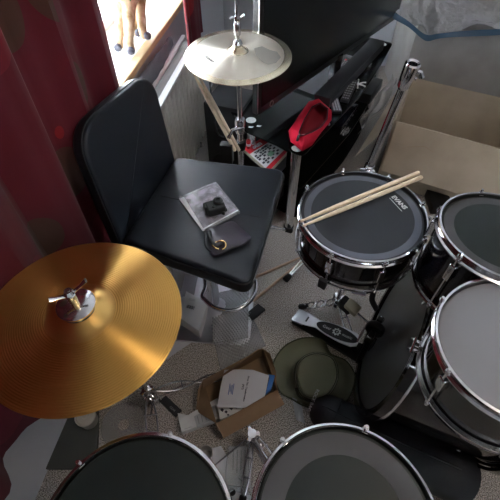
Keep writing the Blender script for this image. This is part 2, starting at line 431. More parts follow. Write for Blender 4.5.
es=[(0,1),(0,2),(1,3),(3,4),(4,5),(1,6),(6,7),(7,8),(8,9),(9,10),(1,11),(11,12),(12,13),(13,14),(14,15),(2,16),(16,17),(17,18),(18,19),(19,20),(2,21),(21,22),(22,23),(23,24),(24,25),(2,26),(26,27)]
skin('body',vs,es,fur,ft.base,ft.o)
for q in (10,20,15,25):
    b=nb(); c=vs[q][0]; d=(vs[q][0]-vs[q-1][0]).normalized(); lathe(b,[(0,-.016),(.014,-.012),(.0175,.0),(.014,.009),(0,.016)],c+V((0,0,.004)),d,16); ft.part('hoof',b,hoof)
b=nb(); tube(b,[a1+wn*.046*math.cos(t)+up*.046*math.sin(t)-wd*.03 for t in [2*PI*i/20 for i in range(20)]],.004,8,True); ft.part('collar',b,leafm)
# ============================================================ BAR STOOL
ZS=.60
BL,BR,FR,FL=P(122,240,ZS),P(176,156,ZS),P(286,169,ZS),P(250,285,ZS)
ctr=(BL+BR+FR+FL)/4
colp=P(203,215,ZS); colp.z=0
st=Thing('bar_stool','black leatherette bar stool with low backrest and chrome footrest','stool',colp)
def slab(pts,vec,bev,rad,n=6): 
    b=nb(); prism(b,roundpoly(pts,rad,n),vec,bev,4); return b
b=slab([BL,BR,FR,FL],(0,0,-.065),.016,[.02,.02,.045,.045]); st.part('seat',b,leather)
sd=(FR-BR).normalized()
b=nb(); inn=[ctr+(p-ctr)*1.004 for p in (BL,BR,FR,FL)]; tube(b,[V((p.x,p.y,ZS-.014)) for p in roundpoly(inn,[.02,.02,.045,.045])],.0028,6,True); st.part('piping',b,stitch)
m1=(BL+BR)/2; m2=(FL+FR)/2
b=nb(); tube(b,[V((p.x,p.y,ZS+.0002)) for p in [m1.lerp(m2,t/12) for t in range(1,12)]],.0016,6); st.part('seat_seam',b,stitch)
# backrest: leaning padded board
TL,TR=P(77,131,.93),P(152,68,.94)
bu=(BR-BL).normalized(); bn_=V((-bu.y,bu.x,0)); 
if bn_.dot(m2-m1)>0: bn_=-bn_
q=[BL-bu*.0+V((0,0,-.05)),BR+V((0,0,-.05)),TR,TL]
b=nb(); t=nb(); pr=roundpoly(q,[.02,.02,.10,.10],10)
n3=(q[1]-q[0]).cross(q[3]-q[0]).normalized()
if n3.dot(bn_)<0: n3=-n3
prism(b,[p+n3*.002 for p in pr],n3*.05,.014,4); st.part('backrest',b,leather)
b=nb(); tube(b,[p+n3*.016 for p in pr],.003,6,True); st.part('backrest_piping',b,stitch)
b=nb(); e0=(q[0]+q[1])/2; e1=(q[2]+q[3])/2; tube(b,[e0.lerp(e1,.15)+n3*.0015,e0.lerp(e1,.5)+n3*.0015,e0.lerp(e1,.97)+n3*.0025],.0014,6); st.part('backrest_seam',b,stitch)
b=nb(); fr=rot(105); box(b,colp+V((0,0,.525)),(.2,.2,.02),fr,.004); st.part('seat_plate',b,blackp)
b=nb(); cyl(b,colp+V((0,0,.30)),colp+V((0,0,.53)),.016); lathe(b,[(0,.01),(.026,.01),(.026,.30),(.03,.30),(.03,.325),(.018,.33),(0,.33)],colp,seg=28); st.part('column',b,chrome)
b=nb()
dl=V((.30,-.95,0)).normalized(); sx=V((dl.y*-1,dl.x,0))*1
lc=colp+V((0,0,.315))
R_=.15
lp=[lc+sx*(-.028)+dl*.0,lc+sx*(-.035)+dl*.08]+[lc+dl*.10+ (sx*(-math.cos(t))*.105+dl*math.sin(t)*.115)+sx*.045 for t in [PI*i/16 for i in range(1,16)]]+[lc+sx*.145+dl*.06,lc+sx*.12-dl*.02,lc+sx*.02-dl*.03]
tube(b,smooth_pts(lp,3),.0085,12); st.part('footrest',b,chrome)
b=nb(); cyl(b,lc-V((0,0,.025)),lc+V((0,0,.02)),.034,28,None,.003); st.part('collar',b,chrome)
b=nb(); box(b,colp+V((0,0,.007)),(.34,.34,.012),rot(95),.004); lathe(b,[(.10,.012),(.06,.02),(.03,.05),(.026,.06)],colp,seg=36); st.part('base_plate',b,brushed)
b=nb(); t=blackp; cyl(b,colp+V((.02,.02,.515)),colp+V((.10,.20,.50)),.006); st.part('lever',b,chromeD)
# ---- things on the seat
za=ZS+.0008
def quadthing(b,pxs,z,h,bev=0.0008): return prism(b,[P(x,y,z) for x,y in pxs],(0,0,h),bev,2)
cs=Thing('disc_case','clear plastic disc case with dark picture card lying on the stool seat','case',P(210,208,za))
quad=[(179,199),(216,183.5),(240,213),(204,233)]
b=nb(); quadthing(b,quad,za,.009); cs.part('case',b,casem)
b=nb(); 
def inq(u,v,z):
    A,B,D_,E_=[P(x,y,z) for x,y in quad]; return A.lerp(B,u).lerp(E_.lerp(D_,u),v)
pic=noisecol(mat('picture_card',(.1,.08,.12),.5),(.02,.018,.03),(.34,.27,.36),34,5,.4,.62)
prism(b,[inq(.06,.02,za+.003),inq(.97,.02,za+.003),inq(.97,.90,za+.003),inq(.06,.90,za+.003)],(0,0,.002)); cs.part('picture_card',b,pic,smooth=False)
b=nb(); prism(b,[inq(.0,.0,za+.0095),inq(.13,.0,za+.0095),inq(.05,.95,za+.0095),inq(.0,.95,za+.0095)],(0,0,.0006)); prism(b,[inq(0,.90,za+.0092),inq(1,.90,za+.0092),inq(1,.93,za+.0092),inq(0,.93,za+.0092)],(0,0,.0008)); cs.part('spine_label',b,mat('label_white',(.8,.8,.84),.4),smooth=False)
gz=za+.0105
gt=Thing('camera_gadget','small black lens gadget lying on the clear disc case','gadget',P(216,212,gz))
b=nb(); c=P(216,211,gz)+V((0,0,.016)); fr=rot(70); box(b,c,(.060,.048,.031),fr,.007,3); box(b,c+fr.to_3x3()@V((-.022,.012,-.002)),(.03,.03,.026),fr,.006,3)
gt.part('body',b,rubber)
b=nb(); c2=c+V((.008,.012,.014)); lathe(b,[(0,0),(.017,0),(.017,.008),(.013,.012),(.008,.012),(.008,.006),(0,.006)],c2,(0,-.1,1),24); gt.part('lens_ring',b,blackp)
b=nb()
cyl(b,c+V((.034*.8,-.006,-.004)),c+V((.034*1.15,-.0066,-.004)),.006,14,None,.001); gt.part('knob',b,blackp)
b=nb(); cyl(b,c+V((.028*.8,-.02,-.004)),c+V((.028*1.15,-.024,-.004)),.006,14,None,.001); gt.part('knob',b,blackp)
b=nb(); lathe(b,[(0,0),(.006,0),(.004,.003),(0,.003)],c+V((-.005,-.012,.0155)),(0,0,1),14); gt.part('knob',b,blackp)
pz=za+.001
pt=Thing('satin_pouch','dark shiny drawstring pouch with gold ring beside the disc case','pouch',P(228,240,pz))
out=[(206,228),(217,226),(232,221),(241,228),(251,237),(244,245),(232,249),(214,257),(208,246)]
def ringz(pxs,z,k=1,lin_=False):
    pp=smooth_pts([P(x,y,z) for x,y in pxs],5,True) if not lin_ else [V(a).lerp(V(c),t/5) for a,c in zip([P(x,y,z) for x,y in pxs],[P(x,y,z) for x,y in pxs[1:]+pxs[:1]]) for t in range(5)]; c=sum(pp,V((0,0,0)))/len(pp); return [c+(p-c)*k for p in pp]
b=nb(); loft(b,[ringz(out,pz,.93),ringz(out,pz+.005,1.0),ringz(out,pz+.012,.9),ringz(out,pz+.017,.6),ringz(out,pz+.015,.25)]); pt.part('bag',b,satin)
b=nb(); tube(b,smooth_pts([P(209,231,pz+.016),P(211,240,pz+.016),P(218,246,pz+.020),P(224,241,pz+.018)],5),.007,8,False,.4); tube(b,smooth_pts([P(206,232,pz+.010),P(207,246,pz+.008),P(215,253,pz+.008)],5),.006,8,False,.5); pt.part('strap',b,blackcloth)
b=nb(); c=P(219,245,pz+.019); tube(b,[c+V((.021*math.cos(t),.016*math.sin(t),.004*math.sin(t*2))) for t in [2*PI*i/28 for i in range(23,50)]],.0026,8); pt.part('ring',b,goldring)
# ============================================================ CYMBALS AND STANDS
def cymbal(name,label,cen,n,r,m,mb,bellr,rise,edge=None):
    n=V(n).normalized(); t=Thing(name,label,'cymbal',cen)
    def zz(q): return -rise*((q-bellr)/(r-bellr))**1.25 if q>bellr else 0
    bh=.021
    pf=[(bellr+(r-bellr)*i/24,zz(bellr+(r-bellr)*i/24)) for i in range(25)]
    b=nb(); lathe(b,pf+[(r-.0006,pf[-1][1]-.0012)]+[(a,z-.0014) for a,z in pf[::-1]],cen,n,120,True); t.part('bow',b,m,angle=60)
    bell=[(.006,bh)]+[(bellr*i/14,bh*(.5+.5*math.cos(PI*(i/14)**1.15))) for i in range(2,15)]
    b=nb(); lathe(b,bell+[(q*.99,z-.0016) for q,z in bell[::-1]],cen,n,72,True); t.part('bell',b,mb,angle=60)
    if edge:
        b=nb(); q0=r*.86
        pe=[(q0+(r-q0)*i/8,zz(q0+(r-q0)*i/8)+.0004) for i in range(9)]
        lathe(b,pe+[(r+.0004,pe[-1][1]-.0016)],cen,n,120); t.part('edge_band',b,edge,angle=60)
    return t,n
def hub(t,cen,n,wing=True,sc=1.0,felt_m=blackp,yaw=0):
    n=V(n).normalized()
    b=nb(); lathe(b,[(.005,.021),(.017*sc,.021),(.019*sc,.026),(.019*sc,.034),(.016*sc,.038),(.005,.038)],cen,n,28); t.part('felt_washer',b,felt_m)
G=P(80,312,.79)
gn=V((.03,-.01,1)).normalized()
ct,gn=cymbal('crash_cymbal','large gold-coloured lathed cymbal beside the curtain and stool',G,gn,.219,gold,goldbell,.076,.022)
# stand of the gold cymbal
gb=P(152,399,.06); gb.z=0
gs=Thing('cymbal_stand','chrome cymbal stand under the gold cymbal with folding braced legs','cymbal stand',gb)
top=G+gn*.025
b=nb(); tube(b,[V((gb.x,gb.y,.12)),V((gb.x,gb.y,.50))],.0125,16); gs.part('lower_tube',b,chrome)
b=nb(); tube(b,[V((gb.x,gb.y,.48)),V((gb.x,gb.y,.66))],.0095,14); gs.part('upper_tube',b,chrome)
b=nb(); p1=V((gb.x,gb.y,.655)); tube(b,[p1,V((G.x,G.y,G.z-.075)),G-gn*.06],.008,12); tube(b,[G-gn*.06,G+gn*.085],.0038,10); gs.part('tilter',b,chrome)
b=nb(); lathe(b,[(.004,.0),(.040,.0),(.041,.006),(.036,.009),(.010,.012),(.004,.012)],G+gn*.026,gn,40); gs.part('chrome_washer',b,chrome,label='polished domed chrome washer')
b=nb(); lathe(b,[(.004,-.012),(.036,-.012),(.038,.0),(.004,.0)],G+gn*.026,gn,36); gs.part('felt_washer',b,blackp)
b=nb(); fx=V((-.35,.35,1)).normalized()
lathe(b,[(.004,.0),(.008,.0),(.0095,.01),(.0095,.03),(.004,.032)],G+gn*.038,gn,16); gs.part('sleeve',b,goldring)
b=nb(); wc=G+gn*.072; wx=V((.85,.5,.15)).normalized()
lathe(b,[(.0,-.004),(.010,-.004),(.012,.004),(.008,.012),(0,.012)],wc,gn,16)
for s in (-1,1):
    tube(b,[wc+wx*s*.008,wc+wx*s*.024+gn*.006,wc+wx*s*.04+gn*.014],[.005,.0045,.007],10,False,.5)
gs.part('wing_nut',b,chrome)
def leg_pair(t,a,c,w=.012,r=.004,m=chrome,foot=None,footlen=.03,wav=0,footr=.012):
    a,c=V(a),V(c); d=(c-a); sd_=d.cross(V((0,0,1))).normalized()
    b=nb()
    for s in (-1,1):
        pts=[]
        for i in range(25):
            u=i/24; off=w*math.sin(PI*min(1,u*1.0))**.5*.9+.002
            if wav: off=w*abs(math.sin(PI*wav*u))+.0008
            pts.append(a.lerp(c,u)+sd_*s*off)
        tube(b,pts,r,8,False,.7)
    for u in (.33,.66):
        p=a.lerp(c,u); cyl(b,p-sd_*(w+.004),p+sd_*(w+.004),.0032,8)
    lg=t.part('leg',b,m)
    b=nb(); e=d.normalized(); cyl(b,c-e*.008,c+e*footlen,footr,16,footr*1.15,.003); t.part('rubber_foot',b,rubber,lg)
def hubpart(t,c,z0,z1,r=.017,m=chrome,knob=True):
    b=nb(); lathe(b,[(0,z0),(r,z0),(r*1.15,z0+.006),(r*1.15,z1-.008),(r,z1),(0,z1)],V((c.x,c.y,0)),seg=20)
    for a in (0,2.1,4.2):
        p=V((c.x+math.cos(a)*r*1.3,c.y+math.sin(a)*r*1.3,(z0+z1)/2)); box(b,p,(.014,.014,z1-z0),frame((0,0,0),(0,0,1),(math.cos(a),math.sin(a),0)),.002)
    t.part('leg_hub',b,m)
    if knob:
        b=nb(); p=V((c.x,c.y,z0+.02)); d=V((.8,-.6,0)); cyl(b,p,p+d*.035,.004,10); lathe(b,[(0,0),(.006,0),(.012,.004),(.012,.010),(.005,.014),(0,.014)],p+d*.03,d,14); t.part('knob',b,m)
hubpart(gs,gb,.10,.17,.016)
hubpart(gs,gb,.03,.06,.015,chromeD,False)
leg_pair(gs,gb+V((.02,.01,.12)),P(232,374,.02),.015,.0032,chromeD,None,.02,2)
leg_pair(gs,gb+V((.005,-.02,.12)),P(154,449,.02),.020,.0035)
leg_pair(gs,gb+V((-.02,.01,.12)),gb+V((-.14,.10,.02)),.015,.0035)
b=nb()
for q in (P(232,374,.02),P(154,449,.02),gb+V((-.14,.10,.02))):
    e=gb+(q-gb)*.42; e.z=.085; tube(b,[gb+V((0,0,.045)),e],.003,8)
gs.part('brace',b,chromeD)
b=nb(); quadthing(b,[(160,402),(166,396),(182,411),(176,418)],.002,.010,.002); o=Thing('rubber_pad','black oblong pad lying on carpet under the gold cymbal stand','pad',P(171,407,.002)); o.part('pad',b,rubber)
b=nb(); M=flatframe((167,404),(178,414),.0125); text(b,'GEAR',.011,M,.0003); o.part('print',b,mat('grey_print',(.25,.25,.25),.6),smooth=False)
# ---- pale cymbal on the left stand
Hc=P(238,50.5,.955); hn=V((0,-.07,1)).normalized()
ht,hn=cymbal('thin_cymbal','pale polished bronze cymbal in front of the television',Hc,hn,.181,bronze,bright,.036,.016,bright)
def oncym(px,py,dz=0.0):
    d=ray(px,py); t=((Hc-hn*.006+hn*dz)-CAM).dot(hn)/d.dot(hn); return CAM+d*t
b=nb()
sp=[(254,50),(262,47),(270,50),(277,51),(281,56),(276,62),(268,64),(262,62),(256,57)]
def cymz(p):
    q=p-Hc; h=q.dot(hn); rr=(q-hn*h); r_=rr.length; return Hc+rr+hn*(-.016*(max(0,r_-.036)/(.145))**1.25+.0009)
loft(b,[[cymz(oncym(x,y)) for x,y in sp],[cymz(oncym(266+(x-266)*.5,55+(y-55)*.5)) for x,y in sp]],False,True); ht.part('smudge',b,smudge)
b=nb(); 
q0=cymz(oncym(202.5,54)); q1=cymz(oncym(214.5,62.5)); M=frame((q0+q1)/2+hn*.0008,hn,q1-q0); text(b,'Zildjian',.022,M,.0004,.2)
text(b,'S',.024,frame((q0+q1)/2+hn*.0008,hn,q1-q0)@Matrix.Translation((0,.017,0)),.0004); ht.part('logo',b,ink,smooth=False)
hb=V((Hc.x+.002,Hc.y+.0,0))
hs=Thing('cymbal_stand','chrome stand carrying the pale cymbal behind the stool','cymbal stand',hb)
b=nb(); tube(b,[V((hb.x,hb.y,.10)),V((hb.x,hb.y,.67))],.0125,16); hs.part('lower_tube',b,chrome)
b=nb(); tube(b,[V((hb.x,hb.y,.66)),Hc-hn*.05],.009,16); tube(b,[Hc-hn*.06,Hc+hn*.15+V((-.002,0,.10))],.0048,10); hs.part('upper_tube',b,chrome)
b=nb(); lathe(b,[(.009,.64),(.018,.64),(.021,.65),(.021,.69),(.018,.70),(.009,.70)],V((hb.x,hb.y,0)),seg=24)
p=V((hb.x,hb.y,.67)); tube(b,[p+V((.01,-.01,0)),p+V((-.03,-.03,.0)),p+V((-.045,-.035,-.03))],[.009,.007,.009],10); hs.part('height_clamp',b,chrome)
b=nb(); lathe(b,[(.004,.015),(.014,.016),(.016,.024),(.012,.034),(.006,.036),(.006,.05),(.010,.052),(.0115,.06),(.0115,.086),(.009,.092),(.004,.092)],Hc,hn,24); hs.part('clutch',b,chromeD)
b=nb(); wc=Hc+hn*.10
lathe(b,[(0,-.008),(.009,-.008),(.011,.0),(.008,.010),(0,.010)],wc,hn,16)
for s in (-1,1): tube(b,[wc,wc+V((s*.014,0,.006)),wc+V((s*.024,0,.002 if s<0 else .012))],[.006,.007,.010],10,False,.5)
hs.part('wing_nut',b,chrome)
hubpart(hs,hb,.08,.15,.017)
for q in (P(287,230,.02),):
    leg_pair(hs,hb+V((.02,.0,.13)),q,.009,.004)
leg_pair(hs,hb+V((-.02,.0,.13)),hb+V((-.19,.19,.02)),.009,.004)
leg_pair(hs,hb+V((0,-.02,.13)),hb+V((-.02,-.24,.02)),.009,.004)
b=nb(); hp=V((hb.x-.055,hb.y-.03,.565))
box(b,hp,(.05,.035,.09),rot(100),.006); hs.part('stick_holder',b,blackp)
b=nb(); tube(b,[hp,V((hb.x,hb.y,.58))],.007,10); lathe(b,[(.0125,.565),(.02,.565),(.02,.6),(.0125,.6)],V((hb.x,hb.y,0)),seg=20); hs.part('holder_clamp',b,blackp)
def stick_mesh(b,a,c,r=.0072,m=None):
    a,c=V(a),V(c); Ln=(c-a).length
    pf=[(0,0),(r*.8,.001),(r,.004),(r,Ln*.72),(r*.55,Ln*.95),(r*.42,Ln*.968),(r*.62,Ln*.982),(r*.5,Ln*.995),(0,Ln)]
    return lathe(b,pf,a,c-a,20)
hq=hp+V((0,0,.02))
for i,(dx,lb) in enumerate(((0.0,'pale drumstick leaning in the stand holder, nearer the cymbal pole'),(-.016,'pale drumstick leaning in the stand holder, nearer the radiator'))):
    lo=PY(234+dx*260,141,hb.y-.03); hi=PY(199+dx*260,76,hb.y-.025); d=(hi-lo).normalized()
    b=nb(); stick_mesh(b,lo-d*.05,lo+d*.29); single('drumstick',b,stickm,lb,'drumstick',group='drumsticks in the stand holder')
# ============================================================ DRUMS
def drum(name,label,cat,cen,n,r,depth,nl,ph,hm,ring=None,ringm=None,shellm=gloss,hoopm=chrome,group=None,base=None,hoopw=.005,tubelug=False,bottom=headring2):
    n=V(n).normalized(); t=Thing(name,label,cat,base if base is not None else cen-n*depth,group)
    b=nb(); lathe(b,[(r-.007,0),(r,0),(r,-depth),(r-.007,-depth)],cen,n,96,True); t.part('shell',b,shellm,angle=50)
    b=nb(); lathe(b,[(0,.0015),(r*.97,.0015),(r*.995,.001),(r+.003,-.004),(r+.003,-.012)],cen,n,96); hd_=t.part('drum_head',b,hm)
    if ring:
        b=nb(); lathe(b,[(r*ring,.0016),(r*ring+.001,.0021),(r*.965,.0021),(r*.966,.0016)],cen,n,96); t.part('head_ring',b,ringm,hd_)
    b=nb(); lathe(b,[(0,-depth-.001),(r+.002,-depth-.001),(r+.002,-depth+.01)],cen,n,72); t.part('resonant_head',b,bottom)
    w=hoopw
    def hoop(z,s):
        b=nb(); lathe(b,[(r+.0045,z-.010*s),(r+.0045,z+.006*s),(r+.0035,z+.010*s),(r+.0045,z+.0125*s),(r+.0045+w,z+.0115*s),(r+.006+w,z+.006*s),(r+.005+w*.6,z+.002*s),(r+.005+w*.6,z-.007*s),(r+.013,z-.010*s),(r+.013,z-.013*s),(r+.004,z-.013*s)],cen,n,120,True); return b
    t.part('hoop',hoop(0,1),hoopm,angle=50); t.part('hoop',hoop(-depth,-1),hoopm,angle=50)
    M=frame(cen,n,(1,0,0))
    for i in range(nl):
        a=ph+2*PI*i/nl; e=V((math.cos(a),math.sin(a),0))
        ed=(M.to_3x3()@e).normalized(); q=M@(e*(r+.0125)); 
        b=nb()
        if tubelug: 
            cyl(b,q-n*(depth*.22),q-n*(depth*.78),.0055,14,None,.001)
            for k in (.3,.7): cyl(b,q-n*depth*k-ed*.014,q-n*depth*k,.006,10)
        else:
            fr=frame((0,0,0),n,ed)
            box(b,q-n*min(.055,depth*.5)-ed*.004,(.018,.02,min(.055,depth*.5)),fr,.005,3)
            if depth>.2:
                b2=nb(); box(b2,q-n*(depth-.055)-ed*.004,(.018,.02,.055),fr,.005,3); t.part('lug',b2,chrome)
        lg=t.part('lug',b,chrome)
        b=nb(); cyl(b,q+n*.014+ed*.0,q-n*.05,.0028,10); cyl(b,q+n*.004,q+n*.010,.0055,12); cyl(b,q+n*.010,q+n*.018,.0038,6)
        cyl(b,q-n*(depth+.014),q-n*.05,.0028,10); cyl(b,q-n*(depth+.010),q-n*(depth+.002),.0055,12); box(b,q-n*.0-ed*.0035,(.012,.013,.007),frame((0,0,0),n,ed),.002); box(b,q-n*(depth)-ed*.0035,(.012,.013,.007),frame((0,0,0),n,ed),.002)
        t.part('tension_rod',b,chrome,lg)
    return t,M
SC=P(362,214.5,.70); sn=V((-.02,-.02,1)).normalized()
q=P(382,264,.68)-SC; SPH=math.atan2(q.y,q.x)
sd_,SM=drum('snare_drum','black snare drum with two drumsticks lying on its dark head','snare drum',SC,sn,.1785,.125,8,SPH,headm,.85,headring,group=None)
b=nb(); A=P(396,202.5,.7025); 
e0=P(391,195.5,.7026); e1=P(407,211,.7026)
text(b,'EVANS',.0205,frame((e0+e1)/2+sn*.0035,sn,e1-e0),.0003,0,.0007); 
e0b,e1b=P(388.5,198,.7026),P(402.5,213,.7026); M=frame((e0b+e1b)/2+sn*.0035,sn,e1b-e0b); box(b,M.translation,(.062,.0016,.0006),M)
sd_.part('logo',b,inkw,smooth=False)
# snare throw-off with black strap
b=nb(); c=P(327,283,.55); 
ang=lambda px,py,z:(P(px,py,z)-SC)
q=ang(343,262,.60); q.z=0; q=q.normalized()
q2=ang(420,232,.62); q2.z=0; q2.normalize()
cc=SC+q2*.19-V((0,0,.07)); fr=frame((0,0,0),(0,0,1),q2); box(b,cc,(.022,.035,.06),fr,.004); tube(b,[cc+q2*.012+V((0,0,.02)),cc+q2*.02+V((0,0,.055))],.005,8); sd_.part('throw_off',b,chromeD)
# sticks on the snare
zt=.7+.0125
def stick(a,c,lb,grp,m=stickm,r=.0070): b=nb(); stick_mesh(b,a,c,r); return single('drumstick',b,m,lb,'drumstick',base=(V(a)+V(c))/2,group=grp)
def lin(a,c,L_): a,c=V(a),V(c); return a+(c-a).normalized()*L_
tip=P(300,221.5,.722); but=P(419,172.5,.722); stick(lin(tip,but,(but-tip).length),tip,'pale drumstick on the snare drum, the one farther from the camera','pair on snare')
tip=P(302.5,226,.722); but=P(422,177,.722); stick(lin(tip,but,(but-tip).length),tip,'pale drumstick on the snare drum, the one nearer the camera','pair on snare')
for o in list(C.objects):
    if o.get('group')=='pair on snare': o['group']='drumsticks on the snare head'
# snare stand
hbp=P(337,303,.10); sbp=V((hbp.x-.0,hbp.y,0))
ss=Thing('snare_stand','low chrome snare stand with twisted-looking legs beside the bass pedal','snare stand',sbp)
zb=.70-.125
cb=V((SC.x,SC.y,zb-.075))
b=nb(); tube(b,[sbp+V((0,0,.10)),sbp+V((0,0,.30)),V((cb.x,cb.y,.42)),cb],.010,14); ss.part('post',b,chrome)
b=nb(); cyl(b,cb-V((0,0,.02)),cb+V((0,0,.02)),.02,20,None,.003); ss.part('basket_hub',b,chromeD)
q=ang(327,278,.57); a0=math.atan2(q.y,q.x)
for k in range(3):
    a=a0+k*2*PI/3; e=V((math.cos(a),math.sin(a),0))
    b=nb(); tube(b,[cb+e*.01,cb+e*.12+V((0,0,.0)),cb+e*.196+V((0,0,.045)),cb+e*.199+V((0,0,.085))],.0055,10); ar=ss.part('basket_arm',b,chrome)
    b=nb(); box(b,cb+e*.203+V((0,0,.075)),(.014,.026,.038),frame((0,0,0),(0,0,1),e),.004); ss.part('rubber_grip',b,rubber,ar)
hubpart(ss,sbp,.08,.15,.014)
leg_pair(ss,sbp+V((-.01,0,.11)),P(306,306,.018),.016,.0042,chromeD,None,.035,3,.012)
leg_pair(ss,sbp+V((.01,.01,.11)),sbp+V((.10,.22,.02)),.012,.004)
leg_pair(ss,sbp+V((.01,-.01,.11)),sbp+V((.06,-.16,.02)),.012,.004)
# ---- tall chrome stand post behind the snare
c0=PY(370,165,1.35); c1=P(413,64,.95); dd=(c1-c0).normalized(); foot_=c0-dd*(c0.z-.08)/dd.z
cb2=V((foot_.x,foot_.y,0))
ps=Thing('cymbal_stand','thick chrome stand tube with open socket rising behind the snare','cymbal stand',cb2)
b=nb(); tube(b,[foot_,c1-dd*.07],.0145,20); ps.part('tube',b,chrome)
b=nb(); lathe(b,[(.0155,-.09),(.022,-.08),(.025,-.03),(.0255,.0),(.021,.005),(.015,.0),(.015,-.05),(0,-.05)],c1,dd,28); sk=ps.part('socket',b,chrome)
b=nb(); k=V((.9,-.35,-.1)).normalized(); tube(b,[c1-dd*.02+k*.015,c1-dd*.02+k*.034,c1-dd*.035+k*.042],[.008,.007,.010],10); tube(b,[c1-dd*.045-k*.0,c1-dd*.045+k*.03],.006,10); ps.part('clamp_bolt',b,chrome)
b=nb(); tube(b,[c0-dd*.02+V((-.03,-.02,0)),c0-dd*.02+V((.02,-.02,.0))],.007,10); lathe(b,[(.016,-.03),(.021,-.028),(.021,.0),(.016,.003)],c0,dd,24)
box(b,c0+V((-.03,-.02,-.01)),(.03,.012,.016),rot(100),.003); ps.part('height_clamp',b,chrome)
hubpart(ps,cb2,.06,.14,.018)
leg_pair(ps,cb2+V((-.02,-.01,.13)),P(289,276,.02),.008,.0038,chromeD,None,.03,0,.014)
leg_pair(ps,cb2+V((.02,.01,.13)),cb2+V((.17,-.14,.02)),.008,.0038)
leg_pair(ps,cb2+V((.0,.02,.13)),cb2+V((.06,.12,.02)),.008,.0038)
# ---- bass drum
BA=math.radians(21)
bnrm=V((-math.cos(BA),math.sin(BA),.18)).normalized()
BC=P(392,334,.31)
bt,BM=drum('bass_drum','large glossy black bass drum standing on edge beside the pedal','bass drum',BC,bnrm,.262,.40,0,.2,bassm,None,None,gloss,gloss,None,V((BC.x+.2,BC.y-.08,0)))
b=nb(); lathe(b,[(.266,-.024),(.266,.006),(.272,.012),(.289,.012),(.289,-.024)],BC,bnrm,120,True); lathe(b,[(.278,-.024-.36),(.278,-.42),(.289,-.42),(.289,-.024-.36)],BC,bnrm,120,True); bt.part('wooden_hoop',b,gloss)
b=nb(); lathe(b,[(.2892,-.014),(.2905,-.015),(.2905,-.021),(.2892,-.022)],BC,bnrm,120,True); bt.part('hoop_inlay',b,chrome)
# claws with T rods
M3=BM.to_3x3()
for px,py in ((411,343),(437,300)):
    d=ray(px,py); t_=(BC-CAM).dot(bnrm)/d.dot(bnrm); e=(CAM+d*t_-BC); e.normalize()
    b=nb(); q=BC+e*.290; side=e.cross(bnrm).normalized()
    tube(b,[q+bnrm*.027-e*.02+side*.014,q+bnrm*.029+side*.014,q+e*.012+side*.010,q+e*.015-bnrm*.04],[.004,.005,.005,.005],10)
    tube(b,[q+bnrm*.027-e*.02-side*.014,q+bnrm*.029-side*.014,q+e*.012-side*.010,q+e*.015-bnrm*.04],[.004,.005,.005,.005],10)
    cl=bt.part('claw',b,chrome)
    b=nb(); tube(b,[q+e*.014+bnrm*.03,q+e*.012-bnrm*.06],.0035,8); tube(b,[q+e*.014+bnrm*.03+side*.022,q+e*.014+bnrm*.03-side*.022],.004,8); bt.part('tension_key',b,chrome,cl)
for s in (-1,1):
    b=nb(); side=V((bnrm.y,-bnrm.x,0)).normalized()*s; q=BC-bnrm*.30+side*.22-V((0,0,.13)); tube(b,[q,V((q.x,q.y,0))+side*.14-bnrm*.06+V((0,0,.012))],.007,10); bt.part('spur',b,blackp)
# ---- rack toms
T1=P(504,236,.80); T1.z=.80
drum('rack_tom','black rack tom over the far edge of the bass drum','tom drum',T1,(.04,.05,1),.152,.19,6,.5,headdark,.8,headring2,group='rack toms')
T2=P(521,346,.79)
t2,_=drum('rack_tom','black rack tom with reflection-grey head over the near side of the bass drum','tom drum',T2,(-.10,0,1),.158,.17,6,.3,mat('reflect_grey_head',(.22,.22,.24),.5),None,None,group='rack toms')  # light reflected by this head is put into its grey colour
for tc,lb in ((T1,'chrome arm holding the far rack tom above the bass drum'),(T2,'chrome arm holding the near rack tom above the bass drum')):
    p0=BC-bnrm*.2+V((0,0,.275)); th=Thing('tom_holder',lb,'tom holder',p0,'tom holders on the bass drum')
    e=(V((tc.x,tc.y,0))-V((p0.x,p0.y,0))); dist=e.length; e.normalize(); k=e*(dist-.165)
    b=nb(); tube(b,smooth_pts([p0+V((0,0,-.01)),p0+V((0,0,.10)),V((p0.x,p0.y,.70))+k*.4,V((p0.x,p0.y,.71))+k],4),.009,12); th.part('arm',b,chrome)
    b=nb(); box(b,V((p0.x,p0.y,.71))+k,(.02,.05,.06),frame((0,0,0),(0,0,1),e),.005); th.part('bracket',b,chrome)
    b=nb(); box(b,p0+V((0,0,.008)),(.06,.05,.024),rot(20),.006); th.part('base',b,chrome)
# ---- two drums nearest the camera
TA=P(136,540,.686); ta,_=drum('floor_tom','black floor tom with plain dark head, nearest drum on the left','tom drum',TA,(0,0,1),.165,.30,6,1.35,headdark,base=V((TA.x,TA.y,0)),shellm=gloss,group='drums nearest the camera',hoopw=.006)
TB=P(345,523,.72); tb,_=drum('floor_tom','black tom with broad grey ring around its dark head, at lower right','tom drum',TB,(0,0,1),.153,.22,6,1.18,headdark,.70,headring2,base=V((TB.x,TB.y,0)),group='drums nearest the camera',hoopw=.0045)
for c,r,d,t in ((TA,.165,.30,ta),):
    for k in range(3):
        a=.9+k*2.094; e=V((math.cos(a),math.sin(a),0)); q=V((c.x,c.y,0))+e*(r+.022)
        b=nb(); tube(b,[q+V((0,0,.50)),q+V((0,0,.14)),q+e*.04+V((0,0,.06)),q+e*.04+V((0,0,.012))],.0048,10); lg=t.part('leg',b,chrome)
        b=nb(); cyl(b,q+e*.04,q+e*.04+V((0,0,.03)),.011,16,.008,.003); t.part('rubber_foot',b,rubber,lg)
        b=nb(); box(b,q-e*.01+V((0,0,.46)),(.03,.03,.05),frame((0,0,0),(0,0,1),e),.006); t.part('leg_bracket',b,chrome)
